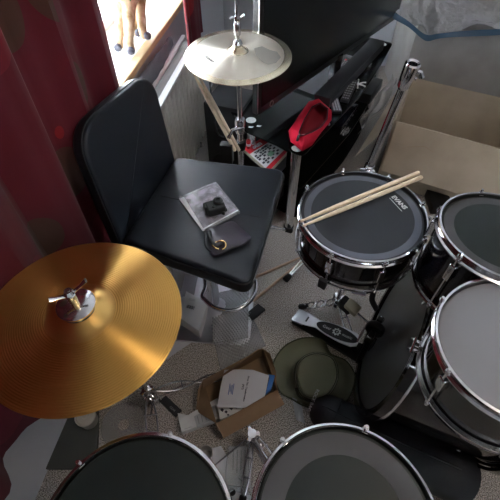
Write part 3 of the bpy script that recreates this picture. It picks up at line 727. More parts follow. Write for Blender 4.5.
# stand under the lower right tom
tb0=P(252,440,.05); tb0.z=0; 
ts=Thing('tom_stand','chrome tom stand with folding legs beside the white leaflet','drum stand',tb0)
b=nb(); jo=V((TB.x-.11,TB.y+.13,.44)); tube(b,[tb0+V((0,0,.06)),V((TB.x-.07,TB.y+.09,.36)),V((TB.x,TB.y,.47))],.009,12); ts.part('post',b,chromeD)
b=nb(); box(b,V((TB.x,TB.y,.487)),(.07,.05,.014),rot(20),.004); ts.part('mount',b,chrome)
hubpart(ts,tb0,.05,.13,.015,chrome)
leg_pair(ts,tb0+V((.01,0,.10)),P(280,470,.02),.011,.0045,chrome)
leg_pair(ts,tb0+V((0,-.01,.10)),tb0+V((-.03,-.17,.02)),.009,.0035,chromeD)
b=nb(); tube(b,[tb0+V((-.01,0,.09)),P(214,466,.015)],.0028,8); ts.part('leg',b,chromeD)
# ---- bass pedal
ph0=P(297,316,.02); ph1=P(357,343,.07)
pe=Thing('bass_pedal','bass drum pedal with silver footboard and black oval pad','drum pedal',V((ph0.x,ph0.y,0)))
ax=(ph1-ph0); axn=ax.normalized(); up_=V((0,0,1)); PM=frame(ph0,(up_-axn*up_.dot(axn)),axn); Lp=ax.length
def pm(u,v,w=0): return PM@V((u*Lp,v*.72,w))
b=nb(); g=lambda pts,w0,h,bev=.002: prism(b,[pm(u,v,w0) for u,v in pts],PM.to_3x3()@V((0,0,h)),bev)
g(roundpoly([(-.05,-.046,0),(.16,-.052,0),(.16,.052,0),(-.05,.046,0)],.01) and [(-.03,-.044),(.0,-.048),(.16,-.046),(.16,.046),(.0,.048),(-.03,.044)],.0,.010); pe.part('heel_plate',b,alu)
b=nb(); g([(.15,-.045),(.24,-.040),(.36,-.028),(.55,-.044),(.78,-.052),(.95,-.048),(1.02,-.03),(1.02,.03),(.95,.048),(.78,.052),(.55,.044),(.36,.028),(.24,.040),(.15,.045),(.15,.022),(.20,.020),(.20,-.020),(.15,-.022)],.006,.007,.0015); fb=pe.part('footboard',b,alu)
b=nb(); t_=[(.68+.33*math.cos(a),.042*math.sin(a)) for a in [2*PI*i/36 for i in range(36)]]; prism(b,[pm(u,v,.0125) for u,v in t_],PM.to_3x3()@V((0,0,.002))); pe.part('oval_pad',b,rubber,fb)
b=nb(); FM=Matrix.Translation(pm(.68,0,.0152))@PM.to_3x3().to_4x4()
text(b,'Gear',.019,FM@Matrix.Translation((-.044,0,0)),.0003); text(b,'music',.019,FM@Matrix.Translation((.046,0,0)),.0003)
for k in range(8):
    a=k*PI/4; box(b,(FM@V((.015*math.cos(a),.015*math.sin(a),0))),(.006,.006,.0006),FM@Matrix.Rotation(a,4,'Z'))
lathe(b,[(.009,0),(.014,0),(.014,.0005),(.009,.0005)],FM.translation,PM.to_3x3()@V((0,0,1)),24); text(b,'4',.014,FM,.0003); pe.part('logo',b,mat('silver_print',(.45,.46,.46),.4),smooth=False)
b=nb(); b0=pm(0,0); 
prism(b,[V((p.x,p.y,.003)) for p in (pm(-.02,-.05),pm(1.1,-.058),pm(1.1,.058),pm(-.02,.05))],(0,0,.012),.003); pe.part('base_plate',b,blackp)
hinge=pm(1.12,0); b=nb()
for s in (-1,1):
    q=pm(1.14,s*.055); box(b,V((q.x,q.y,.125)),(.022,.018,.24),frame((0,0,0),(0,0,1),V((axn.x,axn.y,0))),.004)
pe.part('upright',b,blackp)
b=nb(); qa,qb=pm(1.14,-.07),pm(1.14,.07); qa.z=qb.z=.225; cyl(b,qa,qb,.009,14); 
mid=(qa+qb)/2; lathe(b,[(.009,-.014),(.032,-.014),(.036,-.008),(.036,.008),(.032,.014),(.009,.014)],mid,qb-qa,24); pe.part('cam_axle',b,blackp)
b=nb()
for q in (qa,qb): cyl(b,q-(qb-qa).normalized()*.006,q+(qb-qa).normalized()*.006,.014,14)
for s in (-.03,.03): tube(b,[pm(1.2,s)+V((0,0,.02)),V((pm(1.2,s).x,pm(1.2,s).y,.20))],.006,8)
pe.part('spring',b,chromeD)
b=nb(); bp=P(349,306,.26); tube(b,[mid,bp],.0045,10); 
pe.part('beater_rod',b,chrome)
fr=frame((0,0,0),(bp-mid),axn); b=nb(); box(b,bp-axn*.010,(.030,.052,.058),fr,.008); bb=pe.part('beater',b,rubber)
b=nb(); box(b,bp+axn*.013,(.020,.052,.056),fr,.006,3); pe.part('felt',b,felt,bb)
b=nb(); lp=[]; 
for i in range(18): 
    t_=i/17; p=pm(1.0,0,.012).lerp(mid+axn*-.034,t_); tube(b,[p+V((0,.004,0)),p-V((0,.004,.006))],.003,6)
pe.part('chain',b,chromeD)
# white metal clamp beside the beater (hoop side snare stand part)
b=nb(); q=P(359,291,.36); box(b,q,(.05,.026,.012),rot(105),.003); cm=Thing('white_clamp','small white-tipped clamp beside the pedal beater under the snare','clamp',q); cm.part('plate',b,mat('pale_plate',(.6,.62,.7),.3))
b=nb(); q2=P(372,300,.34); tube(b,smooth_pts([q+V((.015,0,-.004)),q+V((.05,0,.0)),q2,q2+V((.02,-.02,-.03))],4),.011,10,False,.6); cm.part('strap',b,blackp)
# ============================================================ TELEVISION AND STAND
tz=.50
A=P(303,156,tz); Bf=P(393,43,tz); LF=P(245,131,tz)
ta_=(Bf-A).normalized(); tp=V((-ta_.y,ta_.x,0)); 
if tp.dot(LF-A)<0: tp=-tp
dep=.46
tvs=Thing('tv_stand','black glass television stand with chrome legs behind the snare','tv stand',V((A.x+.3,A.y+.5,0)))
def toppoly(z,ins=0,de=dep):
    Lw=(Bf-A).length
    f=[(ins,ins),(Lw*.35,ins-.018),(Lw*.7,ins-.012),(Lw-ins,ins),(Lw-ins-.0,de-.06),(Lw-.25,de),(.25,de),(ins,.36)]
    return [V((A.x,A.y,z))+ta_*u+tp*v for u,v in f]
TP=[V((p.x,p.y,tz-.008)) for p in (A,P(361,95,tz),P(377,72,tz),Bf)]+[V((Bf.x,Bf.y,tz-.008))+tp*.34+ta_*.02,V((Bf.x,Bf.y,tz-.008))+tp*.42-ta_*.2,V((LF.x,LF.y,tz-.008))+tp*.16+ta_*.12,V((LF.x,LF.y,tz-.008))]
b=nb(); prism(b,roundpoly(TP,[.03,.0,.02,.03,.03,.03,.03,.02],4),(0,0,.008),.0015); tvs.part('glass_top',b,glassm,smooth=True)
for z in (.26,.07):
    b=nb(); cT=sum(TP,V())/len(TP); prism(b,roundpoly([V((cT.x+(p.x-cT.x)*.93,cT.y+(p.y-cT.y)*.93,z)) for p in TP],.03,4),(0,0,.008),.0015); tvs.part('glass_shelf',b,glassm)
for p in (A+ta_*.035+tp*.045,Bf-ta_*.05+tp*.05,Bf-ta_*.1+tp*.34,LF+ta_*.09+tp*.02):
    b=nb(); cyl(b,V((p.x,p.y,.012)),V((p.x,p.y,tz-.009)),.023,24); lg=tvs.part('leg',b,chrome,label='thick polished chrome leg')
    b=nb(); cyl(b,V((p.x,p.y,.0)),V((p.x,p.y,.014)),.027,24); tvs.part('foot',b,blackp,lg)
    b=nb(); cyl(b,V((p.x,p.y,tz)),V((p.x,p.y,tz+.0012)),.024,28); tvs.part('frosted_pad',b,frost,lg)
b=nb(); c=LF.lerp(Bf,.5)+tp*.14; Mx=frame((0,0,0),(0,0,1),ta_); box(b,V((c.x,c.y,.245)),(.9,.02,.46),Mx,.003); tvs.part('back_panel',b,blackp)
# television
V0=P(259,116,.60); V1=P(398,18,.60); vd=(V1-V0).normalized(); vn=V((vd.y,-vd.x,0)); Lt=(V1-V0).length; HT=.76
tv=Thing('television','large flat black television standing on the glass stand','television',V(((V0+V1)/2).xy.to_3d())+V((0,0,tz)))
Mv=frame((0,0,0),(0,0,1),vd); vc=(V0+V1)/2-vn*.02
b=nb(); box(b,V((vc.x,vc.y,.60+HT/2)),(Lt,.036,HT),Mv,.006,3); tv.part('housing',b,blackp)
b=nb(); c=(V0+V1)/2-vn*.0016; box(b,V((c.x,c.y,.60+HT/2+.008)),(Lt-.035,.003,HT-.05),Mv,.001); tv.part('screen',b,screen)
b=nb(); q=V0+vd*.0-vn*.006; box(b,V((q.x,q.y,.6+HT/2))-vd*.002,(.003,.004,HT-.02),Mv,.001); tv.part('edge_highlight',b,brushed)  # thin bright strip added as the highlight on the bezel's left edge
b=nb(); q=vc; box(b,V((q.x,q.y,tz+.008)),(.50,.20,.012),Mv,.004); tv.part('base',b,gloss)
b=nb(); cyl(b,V((q.x,q.y,tz+.012)),V((q.x,q.y,.62)),.03,24); tv.part('neck',b,gloss)
b=nb(); lp=V0+vd*.12+V((0,0,.018));  lathe(b,[(.011,0),(.0135,0),(.0135,.001),(.011,.001)],lp-vd*.03,vn,24); tv.part('logo',b,frost,smooth=False)
# long black soundbar / boxes on the stand
b=nb(); q=P(352,75,.53); sbm=Thing('soundbar','long matt black soundbar in front of the television','soundbar',q-V((0,0,.028)))
q0=P(331,98,.56); q1=P(386,40,.56); sdv=(q1-q0).normalized(); Ms=frame((0,0,0),(0,0,1),sdv); qc=(q0+q1)/2-V((0,0,.028))-V((-sdv.y,sdv.x,0))*(-.045)
box(b,V((qc.x,qc.y,.5285)),((q1-q0).length,.085,.054),Ms,.006); sbm.part('body',b,blackp)
b=nb(); box(b,V((qc.x,qc.y,.5285))+V((sdv.y,-sdv.x,0))*.043,((q1-q0).length-.04,.003,.042),Ms,.001); sbm.part('grille',b,blackcloth)
# remotes
def remote(p0,p1,w,lb,mbody=blackp,seed=1):
    a,c=P(*p0,tz+.001),P(*p1,tz+.001); M=frame((a+c)/2,(0,0,1),c-a); Ln=(c-a).length
    t=Thing('remote_control',lb,'remote control',(a+c)/2,'remote controls on the glass stand')
    b=nb(); box(b,M@V((0,0,.008)),(Ln,w,.015),M,.005,3); t.part('body',b,mbody)
    b=nb(); rnd=random.Random(seed)
    for i in range(8):
        for j in (-1,0,1):
            box(b,M@V((-Ln*.40+i*Ln*.105,j*w*.28,.0162)),(.0095,.008,.0026),M,.0008,1)
    t.part('buttons',b,mat('button_grey',(.28,.28,.29),.5))
    b=nb(); cyl(b,M@V((Ln*.42,w*.25,.0150)),M@V((Ln*.42,w*.25,.018)),.006,12); t.part('power_button',b,redprint)
remote((344,103),(354,82),.042,'black remote with rows of pale buttons, beside the white plastic star',seed=2)
remote((337,114),(333,100),.045,'black remote lying beside the red pouch',seed=3)
remote((338,76),(348,62),.045,'dark remote lying up near the television screen',seed=4)
sc_=P(358,84,tz+.008); b=nb()
for k in range(6):
    a=k*PI/3+.3; e=V((math.cos(a),math.sin(a),.12)); tube(b,[sc_,sc_+e*.03,sc_+e*.045+V((0,0,-.004))],[.004,.003,.004],8)
single('plastic_star',b,mat('off_white_plastic',(.55,.54,.5),.4),'small off-white six-armed plastic star on the glass beside a remote','toy')
# red pouch
pb=Thing('zip_pouch','open red zip pouch on the corner of the glass stand','pouch',P(311,126,tz+.001))
o1=[(288,131),(290,142),(302,152),(312,146),(322,132),(332,120),(332,110),(319,98),(308,102),(298,117)]
o2=[(289,130),(294,139),(303,147),(312,141),(323,129),(331,118),(331,108),(319,97.5),(309,100),(298,115)]
o3=[(299,133),(300.5,135.5),(304,135),(312,132),(321,127),(327,119),(328,109),(320,103),(312,107),(304,120)]
rg=lambda px,z,k=1:ringz(px,z,k,True)
b=nb(); loft(b,[rg(o1,tz+.001,.9),rg(o1,tz+.010,.98),rg(o1,tz+.025,.97),rg(o2,tz+.05,.94),rg(o3,tz+.068,1.0)],True,False); pb.part('fabric',b,red,angle=80)
b=nb(); loft(b,[rg(o3,tz+.067,.97),rg(o3,tz+.045,.97),rg(o3,tz+.02,.9),rg(o3,tz+.012,.5)],False,True); pb.part('lining',b,redin,angle=80)
b=nb(); tube(b,rg(o3,tz+.0685),.0035,8,True); zp=pb.part('zip',b,mat('zip_dark',(.07,.008,.015),.5))
b=nb(); q=P(299,135,tz+.068); tube(b,[q,P(297,141,tz+.060)],.006,8,False,.4); pb.part('zip_pull',b,blackp,zp)
b=nb(); q=P(328,124,tz+.034); lathe(b,[(0,0),(.006,0),(.005,.003),(0,.003)],q+V((.004,-.004,0)),(.6,-.6,.3),14); pb.part('stud',b,chrome)
# small white stickers on the glass
for px,lb in (((251,127),'small torn white sticker on the glass stand, nearer the cymbal pole'),((259,126),'small torn white sticker on the glass stand, nearer the red pouch')):
    q=P(*px,tz+.0003); b=nb(); prism(b,[q+V((-.012,-.004,0)),q+V((.003,-.008,0)),q+V((.013,.002,0)),q+V((.0,.003,0)),q+V((-.008,.006,0))],(0,0,.0008)); single('sticker',b,paperw,lb,'sticker',group='stickers on the glass stand',smooth=False)
# newspaper puzzle magazines below the glass
mz=.36
mg=Thing('puzzle_magazine','red and white crossword puzzle magazine under the glass stand edge','magazine',P(262,150,mz-.05))
mq=[(243,148),(263,140),(286,160),(272,176)]
mq=[(243,148),(263,138),(287,152),(269,171)]
def mp(u,v,z): 
    A_,B_,C_,D_=[P(x,y,mz) for x,y in mq]; q=A_.lerp(B_,u).lerp(D_.lerp(C_,u),v); return V((q.x,q.y,z))
b=nb(); prism(b,[mp(0,0,mz-.022),mp(1,0,mz-.022),mp(1,1,mz-.022),mp(0,1,mz-.022)],(0,0,.020),.001); mg.part('pages',b,mat('page_edges',(.62,.58,.45),.8))
b=nb(); prism(b,[mp(0,0,mz-.002),mp(1,0,mz-.002),mp(1,1,mz-.002),mp(0,1,mz-.002)],(0,0,.0015)); mg.part('cover',b,whiteprint,smooth=False)
b=nb(); 
for u0,v0,u1,v1 in ((0,0,1,.27),(.0,.88,1,1)): prism(b,[mp(u0,v0,mz-.0003),mp(u1,v0,mz-.0003),mp(u1,v1,mz-.0003),mp(u0,v1,mz-.0003)],(0,0,.0006))
mg.part('red_band',b,redprint,smooth=False)
b=nb(); a_,c_=mp(.08,.14,mz),mp(.92,.14,mz); text(b,'Sun',.040,frame((a_+c_)/2+V((0,0,.0006)),(0,0,1),c_-a_),.0003,.2,.002); mg.part('title',b,whiteprint,smooth=False)
b=nb(); a_,c_=mp(.05,.35,mz),mp(.95,.35,mz); text(b,'TWO-SPEED',.0175,frame((a_+c_)/2+V((0,0,.0004)),(0,0,1),c_-a_),.0003,0,.0014)
rn=random.Random(3)
for i in range(7):
    for j in range(6):
        if (i+j)%2==0 or rn.random()<.25:
            u0,v0=.06+i*.125,.40+j*.075; prism(b,[mp(u0,v0,mz-.0003),mp(u0+.1,v0,mz-.0003),mp(u0+.1,v0+.055,mz-.0003),mp(u0,v0+.055,mz-.0003)],(0,0,.0007))
mg.part('crossword',b,ink,smooth=False)
b=nb(); prism(b,[mp(.45,.6,mz),mp(.68,.58,mz),mp(.70,.72,mz),mp(.47,.74,mz)],(0,0,.001)); mg.part('green_patch',b,greenprint,smooth=False)
ms=Thing('magazine_box','black storage box holding the puzzle magazine up under the glass stand','box',V(mp(.5,.5,0)))
b=nb(); prism(b,[mp(-.02,-.02,.0),mp(1.02,-.02,.0),mp(1.02,1.0,.0),mp(-.02,1.0,.0)],(0,0,mz-.0235),.004); ms.part('body',b,blackp)
b=nb(); prism(b,[mp(.3,1.001,.2),mp(.7,1.001,.2),mp(.7,1.02,.2),mp(.3,1.02,.2)],(0,0,.02),.002); ms.part('handle',b,chromeD)
b=nb(); q=P(251,141,.40); cyl(b,V((q.x-.012,q.y,mz+.0)),V((q.x-.012,q.y,mz+.045)),.011,18,None,.002); bo=Thing('small_jar','small red and white jar by the corner of the puzzle magazine','jar',V((q.x-.012,q.y,mz))); bo.part('jar',b,redprint); b=nb(); cyl(b,V((q.x-.012,q.y,mz+.015)),V((q.x-.012,q.y,mz+.028)),.0114,18); bo.part('label_band',b,whiteprint)
# boxes on the shelves
for (px,py,sx_,sy_,sz_,lb,mm) in ((352,118,.26,.18,.045,'black set-top box on the glass shelf under the television',gloss),(378,92,.22,.18,.06,'black player box on the far part of the glass shelf',blackp)):
    q=P(px,py,.30)+tp*.10; b=nb(); box(b,V((q.x,q.y,.269+sz_/2)),(sx_,sy_,sz_),Mx,.004); t=Thing('media_box',lb,'electronics',V((q.x,q.y,.269)),'media boxes on the shelf'); t.part('body',b,mm)
    for k in range(3):
        b=nb(); box(b,V((q.x,q.y,.269+sz_*.5))-tp*(sy_/2+.001)+ta_*(-.06+k*.05),(.02,.003,.008),Mx,.001); t.part('button',b,chromeD)
for px,py,lb in ((346,128,'clear crumpled film on the lower shelf beside the leg'),(366,112,'clear crumpled film on the lower shelf, farther one')):
    q=P(px,py,.3); q.z=.27
    def cf(u,v,q=q): return q+ta_*(u-.5)*.07+tp*(v-.5)*.035+V((0,0,.01+.009*math.sin(u*9+v*4)*math.cos(v*7)))
    b=nb(); sheet(b,cf,14,10,.001); single('crumpled_film',b,film,lb,'packaging',group='film scraps on the shelf')
# cables behind the stand
b=nb(); tube(b,smooth_pts([PY(212,60,1.75),PY(210,85,1.7),PY(214,110,1.62),PY(219,135,1.6),P(232,150,.01)+V((0,.15,0))],6),.004,8); single('black_cable',b,rubber,'black cable hanging between the radiator and the glass stand','cable')
# black storage tower left of the stand, under the cymbal (dark mass)
q=P(226,128,.30); c=V((-.10,1.86,0)); tw=Thing('speaker','dark floor speaker between the radiator and the television stand','speaker',c)
b=nb(); Mq=rot(20); box(b,c+V((0,0,.26)),(.20,.20,.52),Mq,.006); tw.part('cabinet',b,blackp)
b=nb(); 
for z,r in ((.36,.045),(.18,.07)): lathe(b,[(0,-.01),(r*.3,-.012),(r*.9,0),(r,.004),(r,-.002)],c+V((0,0,z))-Mq.to_3x3()@V((0.1015,0,0)),-(Mq.to_3x3()@V((1,0,0))),28)
tw.part('driver',b,rubber)
# ============================================================ RIGHT SIDE: BOXES
cz=.40
a_=P(395,121,cz); u_=V((math.sin(math.radians(118)),math.cos(math.radians(118)),0)); v_=V((math.sin(math.radians(25)),math.cos(math.radians(25)),0))
cu,cv=.62,.50; th=.005
cbx=Thing('cardboard_box','open pale cardboard box beside the glass stand, flaps spread','box',V((a_.x,a_.y,0))+u_*cu/2+v_*cv/2)
def wall_(p,d,ln,name,m,z0=.003,z1=cz,lean=None):
    b=nb(); n_=V((-d.y,d.x,0)); p=V((p.x,p.y,0))
    prism(b,[p+V((0,0,z0)),p+d*ln+V((0,0,z0)),p+d*ln+V((0,0,z1)),p+V((0,0,z1))],n_*th); cbx.part(name,b,m,smooth=False)
wall_(a_,u_,cu,'side_panel',cardL); wall_(V((a_.x,a_.y,0))+v_*cv,u_,cu,'side_panel',cardL); wall_(V((a_.x,a_.y,0))-V((0,0,0)),v_,cv,'side_panel',cardL); wall_(V((a_.x,a_.y,0))+u_*cu,v_,cv,'side_panel',cardL)
b=nb(); pp=V((a_.x,a_.y,.003)); prism(b,[pp,pp+u_*cu,pp+u_*cu+v_*cv,pp+v_*cv],(0,0,th)); cbx.part('bottom_panel',b,cardL,smooth=False)
b=nb(); t0=V((a_.x,a_.y,cz)); t1=t0+v_*cv; prism(b,[t0,t1,P(399,87,.36),P(355,157,.24)],(.002,.002,.004)); cbx.part('flap',b,cardL,smooth=False)
b=nb(); e1_=t0+u_*cu; dn=(-v_*.10-V((0,0,.24))); prism(b,[t0+u_*.01,e1_-u_*.01,e1_+dn-u_*.01,t0+dn+u_*.01],(0,-.004,.001)); cbx.part('flap',b,cardL,smooth=False)
b=nb(); dn2=(v_*.16-V((0,0,.16))); prism(b,[t1+u_*.01,t1+u_*(cu-.01),t1+u_*(cu-.01)+dn2,t1+u_*.01+dn2],(0,-.004,.003)); cbx.part('flap',b,cardL,smooth=False)
b=nb(); q=t0+u_*.10+dn*.4-v_*.006; tube(b,[q,q+u_*.08+V((0,0,.03)),q+u_*.13+V((0,0,.01))],.001,6); cbx.part('crease',b,card)
# clear wrap spilling left of the box
p0,p1,p2,p3=P(358,135,.12),P(398,84,.32),P(392,76,.30),P(362,118,.10)
def cw(u,v): q=p0.lerp(p1,u).lerp(p3.lerp(p2,u),v); return q+V((.012*math.sin(u*11+v*5),.01*math.cos(v*9+u*6),.03*math.sin(u*8)*math.sin(v*6+1)))
b=nb(); sheet(b,cw,26,16,.0012); single('plastic_wrap',b,clear('cloudy_wrap',(.7,.69,.66),.25,.5,(26,.016,'noise')),'crumpled clear plastic wrap beside the open cardboard box','packaging')
# tall grey-brown carton with vacuum bag on it
tc=V((1.06,2.70,0)); tu=V((math.sin(math.radians(93)),math.cos(math.radians(93)),0)); tv_=V((-tu.y,tu.x,0))
tb_=Thing('tall_carton','tall plain grey-brown carton behind the open cardboard box','box',tc+tu*.4+tv_*.2)
b=nb(); box(b,tc+tu*.40+tv_*.25+V((0,0,.31)),(.8,.5,.615),frame((0,0,0),(0,0,1),tu),.004); tb_.part('body',b,greycard)
b=nb(); box(b,tc+tu*.40+tv_*.2+V((0,0,.619)),(.8,.05,.001),frame((0,0,0),(0,0,1),tu)); tb_.part('tape',b,card)
vb=Thing('storage_bag','clear crinkled storage bag with blue hem on the tall carton','bag',tc+tu*.42+tv_*.12+V((0,0,.62)))
E0,E1,E2=PY(388,8,2.58),PY(425,34,2.56),PY(440,33,2.50)
hem=smooth_pts([PY(372,-6,2.66),E0,PY(407,20,2.58),E1,E2,PY(470,30,2.45),PY(520,28,2.35)],6)
def vbf(u,v):
    k=u*(len(hem)-1); i=min(int(k),len(hem)-2); q=hem[i].lerp(hem[i+1],k-i)
    w=v*.50; n_=V((-tu.y,tu.x,0))
    hgt=.62+.20*math.sin(min(1,w/.35)*PI*.5)
    base=q+n_*w; base.z=q.z*(1-min(1,v*3))+ (.66+.10*math.sin(v*PI))*min(1,v*3)
    return base+V((0,0,.018*math.sin(u*31+v*12)+.014*math.sin(u*17-v*23)))
b=nb(); sheet(b,vbf,70,30,.004); vb.part('film',b,bagfilm)
b=nb(); hw=.05
def hf(u,v):
    k=u*(len(hem)-1); i=min(int(k),len(hem)-2); q=hem[i].lerp(hem[i+1],k-i); return q+V((0,-.004-.01*v,-.028*v+.003*math.sin(u*20)*v))
sheet(b,hf,50,4,.002); vb.part('blue_hem',b,bluefilm)
b=nb(); loft(b,[[tc+tu*.42+tv_*.17+V((0,0,z))+tu*math.cos(t)*rx+tv_*math.sin(t)*ry for t in [2*PI*i/24 for i in range(24)]] for z,rx,ry in ((.622,.30,.15),(.66,.34,.17),(.72,.30,.15),(.76,.15,.07))]); vb.part('filling',b,mat('bag_filling',(.45,.44,.44),.9))
b=nb(); q=P(430,196,.01); quadthing(b,[(424,196),(440,190),(452,215),(430,214)],.002,.05,.004); single('black_block',b,blackp,'small black block on the carpet below the open cardboard box','box')
# ============================================================ THINGS ON THE CARPET
stick(P(229,289,.0075),lin(P(229,289,.0075),P(300,257.5,.0075),.42),'brown stick on the carpet running under the stool edge','sticks on the carpet',dowel,.0068)
stick(P(248,305,.0075),lin(P(248,305,.0075),P(304,259.5,.0075),.42),'brown stick on the carpet, the one nearer the black block','sticks on the carpet',dowel,.0068)
b=nb(); quadthing(b,[(246.5,314.5),(258,305),(265.5,310.5),(252,322)],.001,.014,.003); single('rubber_block',b,rubber,'flat black rubber block on the carpet near the stool','block')
def ws(pxs,z,amp,name,m,lb,cat,th=.0015,f=9,n=30,group=None):
    A_,B_,C_,D_=[P(x,y,z) for x,y in pxs]
    def g_(u,v):
        q=A_.lerp(B_,u).lerp(D_.lerp(C_,u),v); bb=0
        if name=='bubble_wrap': bb=.0045*max(0,math.sin(u*PI*2*13+(PI if int(v*26)%2 else 0)))*abs(math.sin(v*PI*26))
        return q+V((0,0,amp*(1+math.sin(u*f+v*3)*math.cos(v*f*.8))+bb))
    b=nb(); sheet(b,g_,n,n,th); return single(name,b,m,lb,cat,group=group)
ws([(210,322),(250,312),(266,346),(221,373)],.004,.005,'bubble_wrap',wrap,'bubble wrap sheet on the carpet, touching the brown mailing box','bubble wrap',n=110,group='bubble wrap by the stool')
ws([(212,296),(249,284),(248,338),(213,344)],.022,.004,'bubble_wrap',wrap,'bubble wrap sheet directly under the stool footrest','bubble wrap',n=110,group='bubble wrap by the stool')
ws([(172,262),(200,270),(194,296),(172,300)],.022,.006,'plastic_sleeve',film,'crinkled clear sleeve under the stool near the gold cymbal','packaging')
wb=Thing('white_box','small white box with a barcode on its top under the stool','box',P(194,318,0))
hh=.075
b=nb(); top_=[(186,291),(208,302.5),(199,331),(180,318)]; prism(b,[P(x,y,hh) for x,y in top_],(0,0,-hh+.002),.0015); wb.part('carton',b,paperw)
b=nb(); q0,q1=P(186,306,hh),P(195,308.5,hh); Mb=frame((q0+q1)/2+V((0,0,.0006)),(0,0,1),q1-q0)
for k in range(11): box(b,Mb@V((-.017+k*.0033,0,0)),(.0012+.0008*(k%3),.016,.0006),Mb)
wb.part('barcode',b,ink,smooth=False)
b=nb(); q0,q1=P(186,299,hh),P(198,302,hh); Mb=frame((q0+q1)/2+V((0,0,.0006)),(0,0,1),q1-q0)
for k in (0,1): box(b,Mb@V((0,k*.006,0)),(.03,.0012,.0005),Mb)
wb.part('print_line',b,mat('grey_ink',(.3,.3,.32),.6),smooth=False)
ws([(158,330),(178,322),(194,341),(160,364)],.003,.001,'paper_sheet',paper,'pale paper sheet on carpet at the gold cymbal edge','paper',.0006)
b=nb(); tube(b,smooth_pts([P(186,333,.004),P(198,332,.006),P(213,336,.004)],5),.0022,8); single('power_cord',b,paperw,'short white cord lying on the carpet beside the barcode box','cord')
# ---- mailing box
zb_=.07
A_,B_,C_,D_=P(203,381,zb_),P(263,349,zb_),P(277,390,zb_),P(217,424,zb_)
mbx=Thing('mailing_box','brown open cardboard mailing box full of papers on the carpet','box',V(((A_+B_+C_+D_)/4).xy.to_3d()))
def pan(pts,vec,name,m=cardD): b=nb(); prism(b,pts,vec); return mbx.part(name,b,m,smooth=False)
fl=lambda p,z=.002:V((p.x,p.y,z))
cen_=(A_+B_+C_+D_)/4
for p,q in ((A_,B_),(B_,C_),(C_,D_),(D_,A_)):
    n_=((p+q)/2-cen_); n_.z=0; n_.normalize(); pan([fl(p),fl(q),q,p],n_*.004,'side_panel')
pan([fl(A_),fl(B_),fl(C_),fl(D_)],(0,0,.004),'bottom_panel')
fo=[D_,C_,P(284.5,404.5,.045),P(223.5,438.5,.045)]; pan(fo,(0,0,.004),'front_flap',noisecol(mat('brown_card_flap',(.27,.17,.10),.85),(.25,.155,.09),(.30,.19,.11),9))
pan([A_,P(203,388,.10),P(240,362,.16),P(258,349,.13),B_],(.001,-.004,0),'back_flap')
pan([A_,D_,P(196,411,.03),P(198,390,.06)],(0,0,.003),'side_flap')
pan([B_,C_,P(276,372,.08),P(270,354,.09)],(0,0,.003),'side_flap')
# contents
b=nb(); zz_=.085
pp=[(224.5,370),(240,369.5),(253,370),(269,375.5),(267,386),(265,396),(245,408),(231,408),(217,408),(221,385)]
prism(b,[P(x,y,zz_) for x,y in pp],(0,0,.0012)); pt_=Thing('printed_sheet','pale printed letter lying on top of the brown mailing box','paper',P(243,390,zz_)); pt_.part('sheet',b,paper,smooth=False)
b=nb(); q0,q1=P(249,375,zz_),P(243.5,403,zz_); Mt=frame((q0+q1)/2+V((0,0,.0017)),(0,0,1),q1-q0); text(b,'Drum Time Transformation',.0085,Mt,.0002,0,.0003); Mt2=Mt@Matrix.Translation((-.004,-.014,0)); text(b,'(PVT)',.009,Mt2,.0002,0,.0003); pt_.part('heading',b,ink,smooth=False)
b=nb(); q0,q1=P(232,383,zz_),P(230,395,zz_); Mt=frame((q0+q1)/2+V((0,0,.0017)),(0,0,1),q1-q0)
for k in range(4): box(b,Mt@V((.002*(k%2),.008-k*.0048,0)),(.042-.008*(k%3),.0026,.0003),Mt)
pt_.part('stamp',b,inkb,smooth=False)
b=nb(); quadthing(b,[(268,376),(275,377),(271,391),(265,396)],.06,.018,.002); bk=Thing('blue_book','blue-edged booklet standing in the brown mailing box beside the letter','book',P(270,385,.06)); bk.part('cover',b,bluem); b=nb(); quadthing(b,[(266,380),(268.5,376.5),(269.5,378),(265.5,394)],.0785,.002,.0004); bk.part('dark_spine',b,ink)
b=nb(); quadthing(b,[(218,402),(240,404),(243,411),(220,421)],.05,.012,.001); wp=Thing('packing_paper','white and black printed paper tucked in the mailing box corner','paper',P(228,408,.05)); wp.part('paper',b,paperw,smooth=False)
b=nb()
for x,y,r in ((222,410,2),(226,412,1.7),(231,408,2.4),(236,407,1.8),(228,415,1.3)):
    prism(b,[P(x-r,y,.0622),P(x,y-r,.0622),P(x+r,y-.4,.0622),P(x+.3*r,y+r,.0622)],(0,0,.0006))
wp.part('print',b,ink,smooth=False)
b=nb(); quadthing(b,[(180,423),(218,401),(224,416),(221,421),(183,435)],.004,.034,.002); wc_=Thing('white_carton','long white slim carton with a grey label beside the mailing box','box',P(200,420,.004)); wc_.part('carton',b,paperw)
b=nb(); z_=.0383; prism(b,[P(x,y,z_) for x,y in ((194,416.5),(216,404.5),(219,415),(197,428))],(0,0,.0004)); wc_.part('label',b,mat('grey_label',(.38,.38,.40),.6),smooth=False)
b=nb(); 
for k in range(6): 
    x=197+k*3.6; y=416.3-k*1.95; prism(b,[P(x,y,z_+.0004),P(x+.8,y-.4,z_+.0004),P(x+2.6,y+7.5,z_+.0004),P(x+1.8,y+8,z_+.0004)],(0,0,.0003))
q0,q1=P(184,429.5,z_),P(192,426.5,z_); Mt=frame((q0+q1)/2+V((0,0,.0004)),(0,0,1),q1-q0); box(b,Mt.translation,(.026,.0012,.0004),Mt); wc_.part('print',b,mat('mid_grey_ink',(.22,.22,.24),.6),smooth=False)
b=nb(); quadthing(b,[(178,414),(188,416),(188,424),(180,425)],.001,.012,.001); wc_.part('end_flap',b,paperw)
